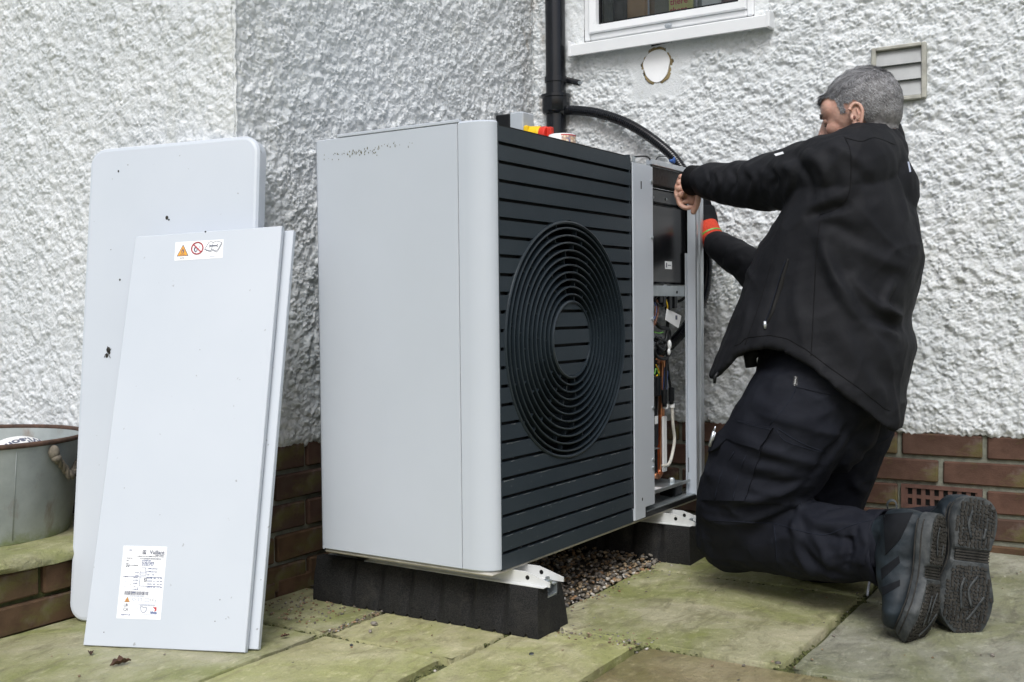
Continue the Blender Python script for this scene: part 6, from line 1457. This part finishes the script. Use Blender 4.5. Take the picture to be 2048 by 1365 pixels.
# -- boots
def boot(name, heel, toe, Nv, bend, s_scale, shaft_to, label=None, flip=1):
    H0, T0_ = at(*heel), at(*toe); L = T0_-H0; Ln_ = np.linalg.norm(L); L /= Ln_; N_ = dl(Nv); N_ -= L*(N_@L); N_ /= np.linalg.norm(N_); W = np.cross(L, N_)
    Ln_ = .302*s_scale
    s_h = np.array([0, .02, .08, .16, .26, .38, .48, .60, .72, .80, .88, .94, .98, 1.0]); hw_ = np.array([.012, .026, .040, .0445, .043, .0375, .038, .0475, .0555, .0565, .050, .038, .022, .010])*s_scale*1.16
    ctr = np.array([0, 0, 0, 0, 0, .002, .004, .006, .007, .006, .003, -.001, -.004, -.006])*flip
    s0 = .60
    def mp(s, w, h):
        """s along the foot 0..1, w across, h into the boot (negative = below the sole)"""
        if s <= s0 or bend == 0: return H0+L*(s*Ln_)+W*w-N_*h
        ph = bend*((s-s0)/(1-s0)); R = Ln_*(1-s0)/bend; a = R-h
        return H0+L*(s0*Ln_)+L*(a*math.sin(ph))-N_*(R-a*math.cos(ph))+W*w
    rt = MB(); NSs = 90; S_ = .5-.5*np.cos(np.linspace(0, PI, NSs)); cs_ = catmull(np.stack([s_h, hw_, hw_*0], 1), 8); hwi = np.interp(S_, cs_[:, 0], cs_[:, 1]); hwi = np.minimum(hwi, .052*1.1*np.sqrt(np.clip(1-((S_-.74)/.26)**2, 0, 1))*s_scale*1.1+(S_ < .74)*9); hwi = np.minimum(hwi, .044*1.2*np.sqrt(np.clip(1-((.13-S_)/.13)**2, 0, 1))*s_scale+(S_ > .13)*9)+.0008; ci = np.interp(S_, s_h, ctr)
    rows = []
    for i, s in enumerate(S_):
        rec = .008 if .37 < s < .47 else 0
        row = [mp(s, ci[i]+x*hwi[i]*k, h) for x, k, h in ((-1, .93, rec-.0), (-1, 1., .005+rec*.5), (-1, 1.0, .013), (-1, 1.02, .026), (-1, .96, .030), (1, .96, .030), (1, 1.02, .026), (1, 1.0, .013), (1, 1., .005+rec*.5), (1, .93, rec))]
        rows.append(row)
    rt.grid(np.array(rows), wrap=True); rt.add(rows[0], [tuple(range(10))]); rt.add(rows[-1], [tuple(range(10))])
    so_ = rt.build('outsole', M['mid'], man, auto=50)
    if label: so_['label'] = label
    # tread lugs
    tb_ = MB(); r = np.random.default_rng(int(heel[0])); 
    def quad_lug(c, d, ln, wd, ht=.0026):
        P = []
        for a_, b_ in ((-1, -1), (1, -1), (1, 1), (-1, 1)):
            s = c[0]+(d[0]*a_*ln/2-d[1]*b_*wd/2)/Ln_; w = c[1]+(d[1]*a_*ln/2+d[0]*b_*wd/2); P.append((s, w))
        for s, w in P:
            if s < .01 or s > .985 or abs(w-np.interp(s, s_h, ctr)) > np.interp(s, S_, hwi)*.92: return
        lo = [mp(s, w, .001) for s, w in P]; hi = [mp(s+(c[0]-s)*.12, w+(c[1]-w)*.12, -ht) for s, w in P]
        tb_.add(lo+hi, [(4, 5, 6, 7), (0, 1, 5, 4), (1, 2, 6, 5), (2, 3, 7, 6), (3, 0, 4, 7)])
    k_ = 0
    for s in np.arange(.03, .99, .0265):
        if .36 < s < .49: continue
        for w in np.arange(-.058, .06, .0092):
            k_ += 1; a_ = r.uniform(0, PI); quad_lug((s+r.normal(0, .002), w+r.normal(0, .0006)), (math.cos(a_), math.sin(a_)), r.uniform(.0078, .0095), r.uniform(.0050, .0064))
    for s in (.375, .395, .415, .435, .455): 
        hwv = np.interp(s, s_h, hw_)*.9; P = [(s-.006, -hwv), (s+.006, -hwv), (s+.006, hwv), (s-.006, hwv)]; lo = [mp(a_, b_, .009) for a_, b_ in P]; hi = [mp(a_, b_, .003) for a_, b_ in P]; tb_.add(lo+hi, [(4, 5, 6, 7), (0, 1, 5, 4), (1, 2, 6, 5), (2, 3, 7, 6), (3, 0, 4, 7)])
    tag(tb_.build('tread_lugs', M['sole'], so_, fix=True), kind='stuff')
    wb = MB()
    for pts in (((.56, -.012), (.66, .006), (.78, -.004)), ((.58, .018), (.66, .024), (.80, .018)), ((.70, -.03), (.80, -.012), (.88, .004)), ((.10, .012), (.2, .018), (.30, .010)), ((.22, -.022), (.30, -.018))):
        wb.tube(catmull([mp(s, w*s_scale, -.0046) for s, w in pts], 5), [(.0010, .0030)]*((len(pts)-1)*5+1), 6, up=N_)
    tag(wb.build('tread_bars', M['mid'], so_, smooth=True), kind='stuff')
    wl = MB()
    for sgn_ in (-1, 1):
        for hh2 in (.018, .0305): wl.tube([mp(s, np.interp(s, s_h, ctr)+sgn_*np.interp(s, S_, hwi)*1.02, hh2) for s in np.linspace(.06, .95, 40)], .0013, 6)
    wl.build('welt', M['sole'], so_, smooth=True)
    # upper
    up_ = MB(); Ss = np.linspace(.05, .955, 30); hs_ = np.interp(Ss, [.03, .15, .35, .5, .65, .8, .9, .97], [.080, .092, .098, .088, .070, .058, .050, .038])
    C = [mp(s, np.interp(s, s_h, ctr), .026+h_*.5) for s, h_ in zip(Ss, hs_)]; rad_ = [(h_*.55, np.interp(s, s_h, hw_)*.96) for s, h_ in zip(Ss, hs_)]
    up_.tube(C, rad_, 24, up=-N_); up_.ellipsoid(C[0], np.array([-N_*rad_[0][0], W*rad_[0][1], L*.016])); up_.ellipsoid(C[-1], np.array([-N_*rad_[-1][0], W*rad_[-1][1], L*.012*1.]))
    a = mp(.16, 0, .055); e = at(*shaft_to); up_.tube([a, a+(e-a)*.35, a+(e-a)*.7, e], [.050, .050, .049, .050], 22)
    me = fuse(up_, .0036, 4, M['boot'], 'boot_upper'); wrinkle(me, .0022, .03, 77, W, 2.5); uo = link('boot_upper', me, man)
    return mp, uo, me, W, N_, L
mpN, uN, meN, WN, NN, LN = boot('boot', (1882, 1028, 2.300), (1858, 1275, 2.262), (.76, .02, -.65), .85, .98, (1752, 1080, 2.42), 'near boot sole with toes bent under')
mpF, uF, meF, WF, NF, LF = boot('boot', (1956, 994, 2.36), (1934, 1268, 2.33), (.10, .10, -.99), .2, 1.0, (1885, 1062, 2.46))
nbv = bvh_of(meN); fbv = bvh_of(meF)
patch('ankle_padding', nbv, [(1768, 1030), (1826, 1026), (1800, 1080), (1772, 1110)], M['bootdark'], uN, .0025, 12, 10)
for q in ([(1762, 1138), (1798, 1112), (1800, 1126), (1764, 1160)], [(1764, 1175), (1800, 1160), (1800, 1172), (1766, 1192)]): patch('side_panel', nbv, q, M['bootdark'], uN, .0010, 8, 6)
b = MB(); P = [at(1779, 1026, 2.40), at(1774, 1010, 2.395), at(1782, 1001, 2.39), at(1792, 1006, 2.388), at(1794, 1026, 2.385)]; b.tube(catmull(P, 6), [(.0045, .0010)]*(4*6+1), 8, up=CF); b.build('pull_loop', M['mid'], uN, smooth=True)
lc = plain('flecked_lace', (.12, .13, .15), .8, var=.7, scale=400)
for P in ([(1752, 1135, 2.39), (1742, 1155, 2.385), (1737, 1175, 2.385), (1735, 1192, 2.385)], [(1765, 1135, 2.38), (1772, 1160, 2.37), (1771, 1185, 2.368), (1778, 1198, 2.365), (1788, 1190, 2.365), (1786, 1165, 2.37), (1776, 1140, 2.375)]):
    b = MB(); b.tube(catmull([at(*p) for p in P], 8), .0028, 8); b.build('lace', lc, uN, smooth=True)
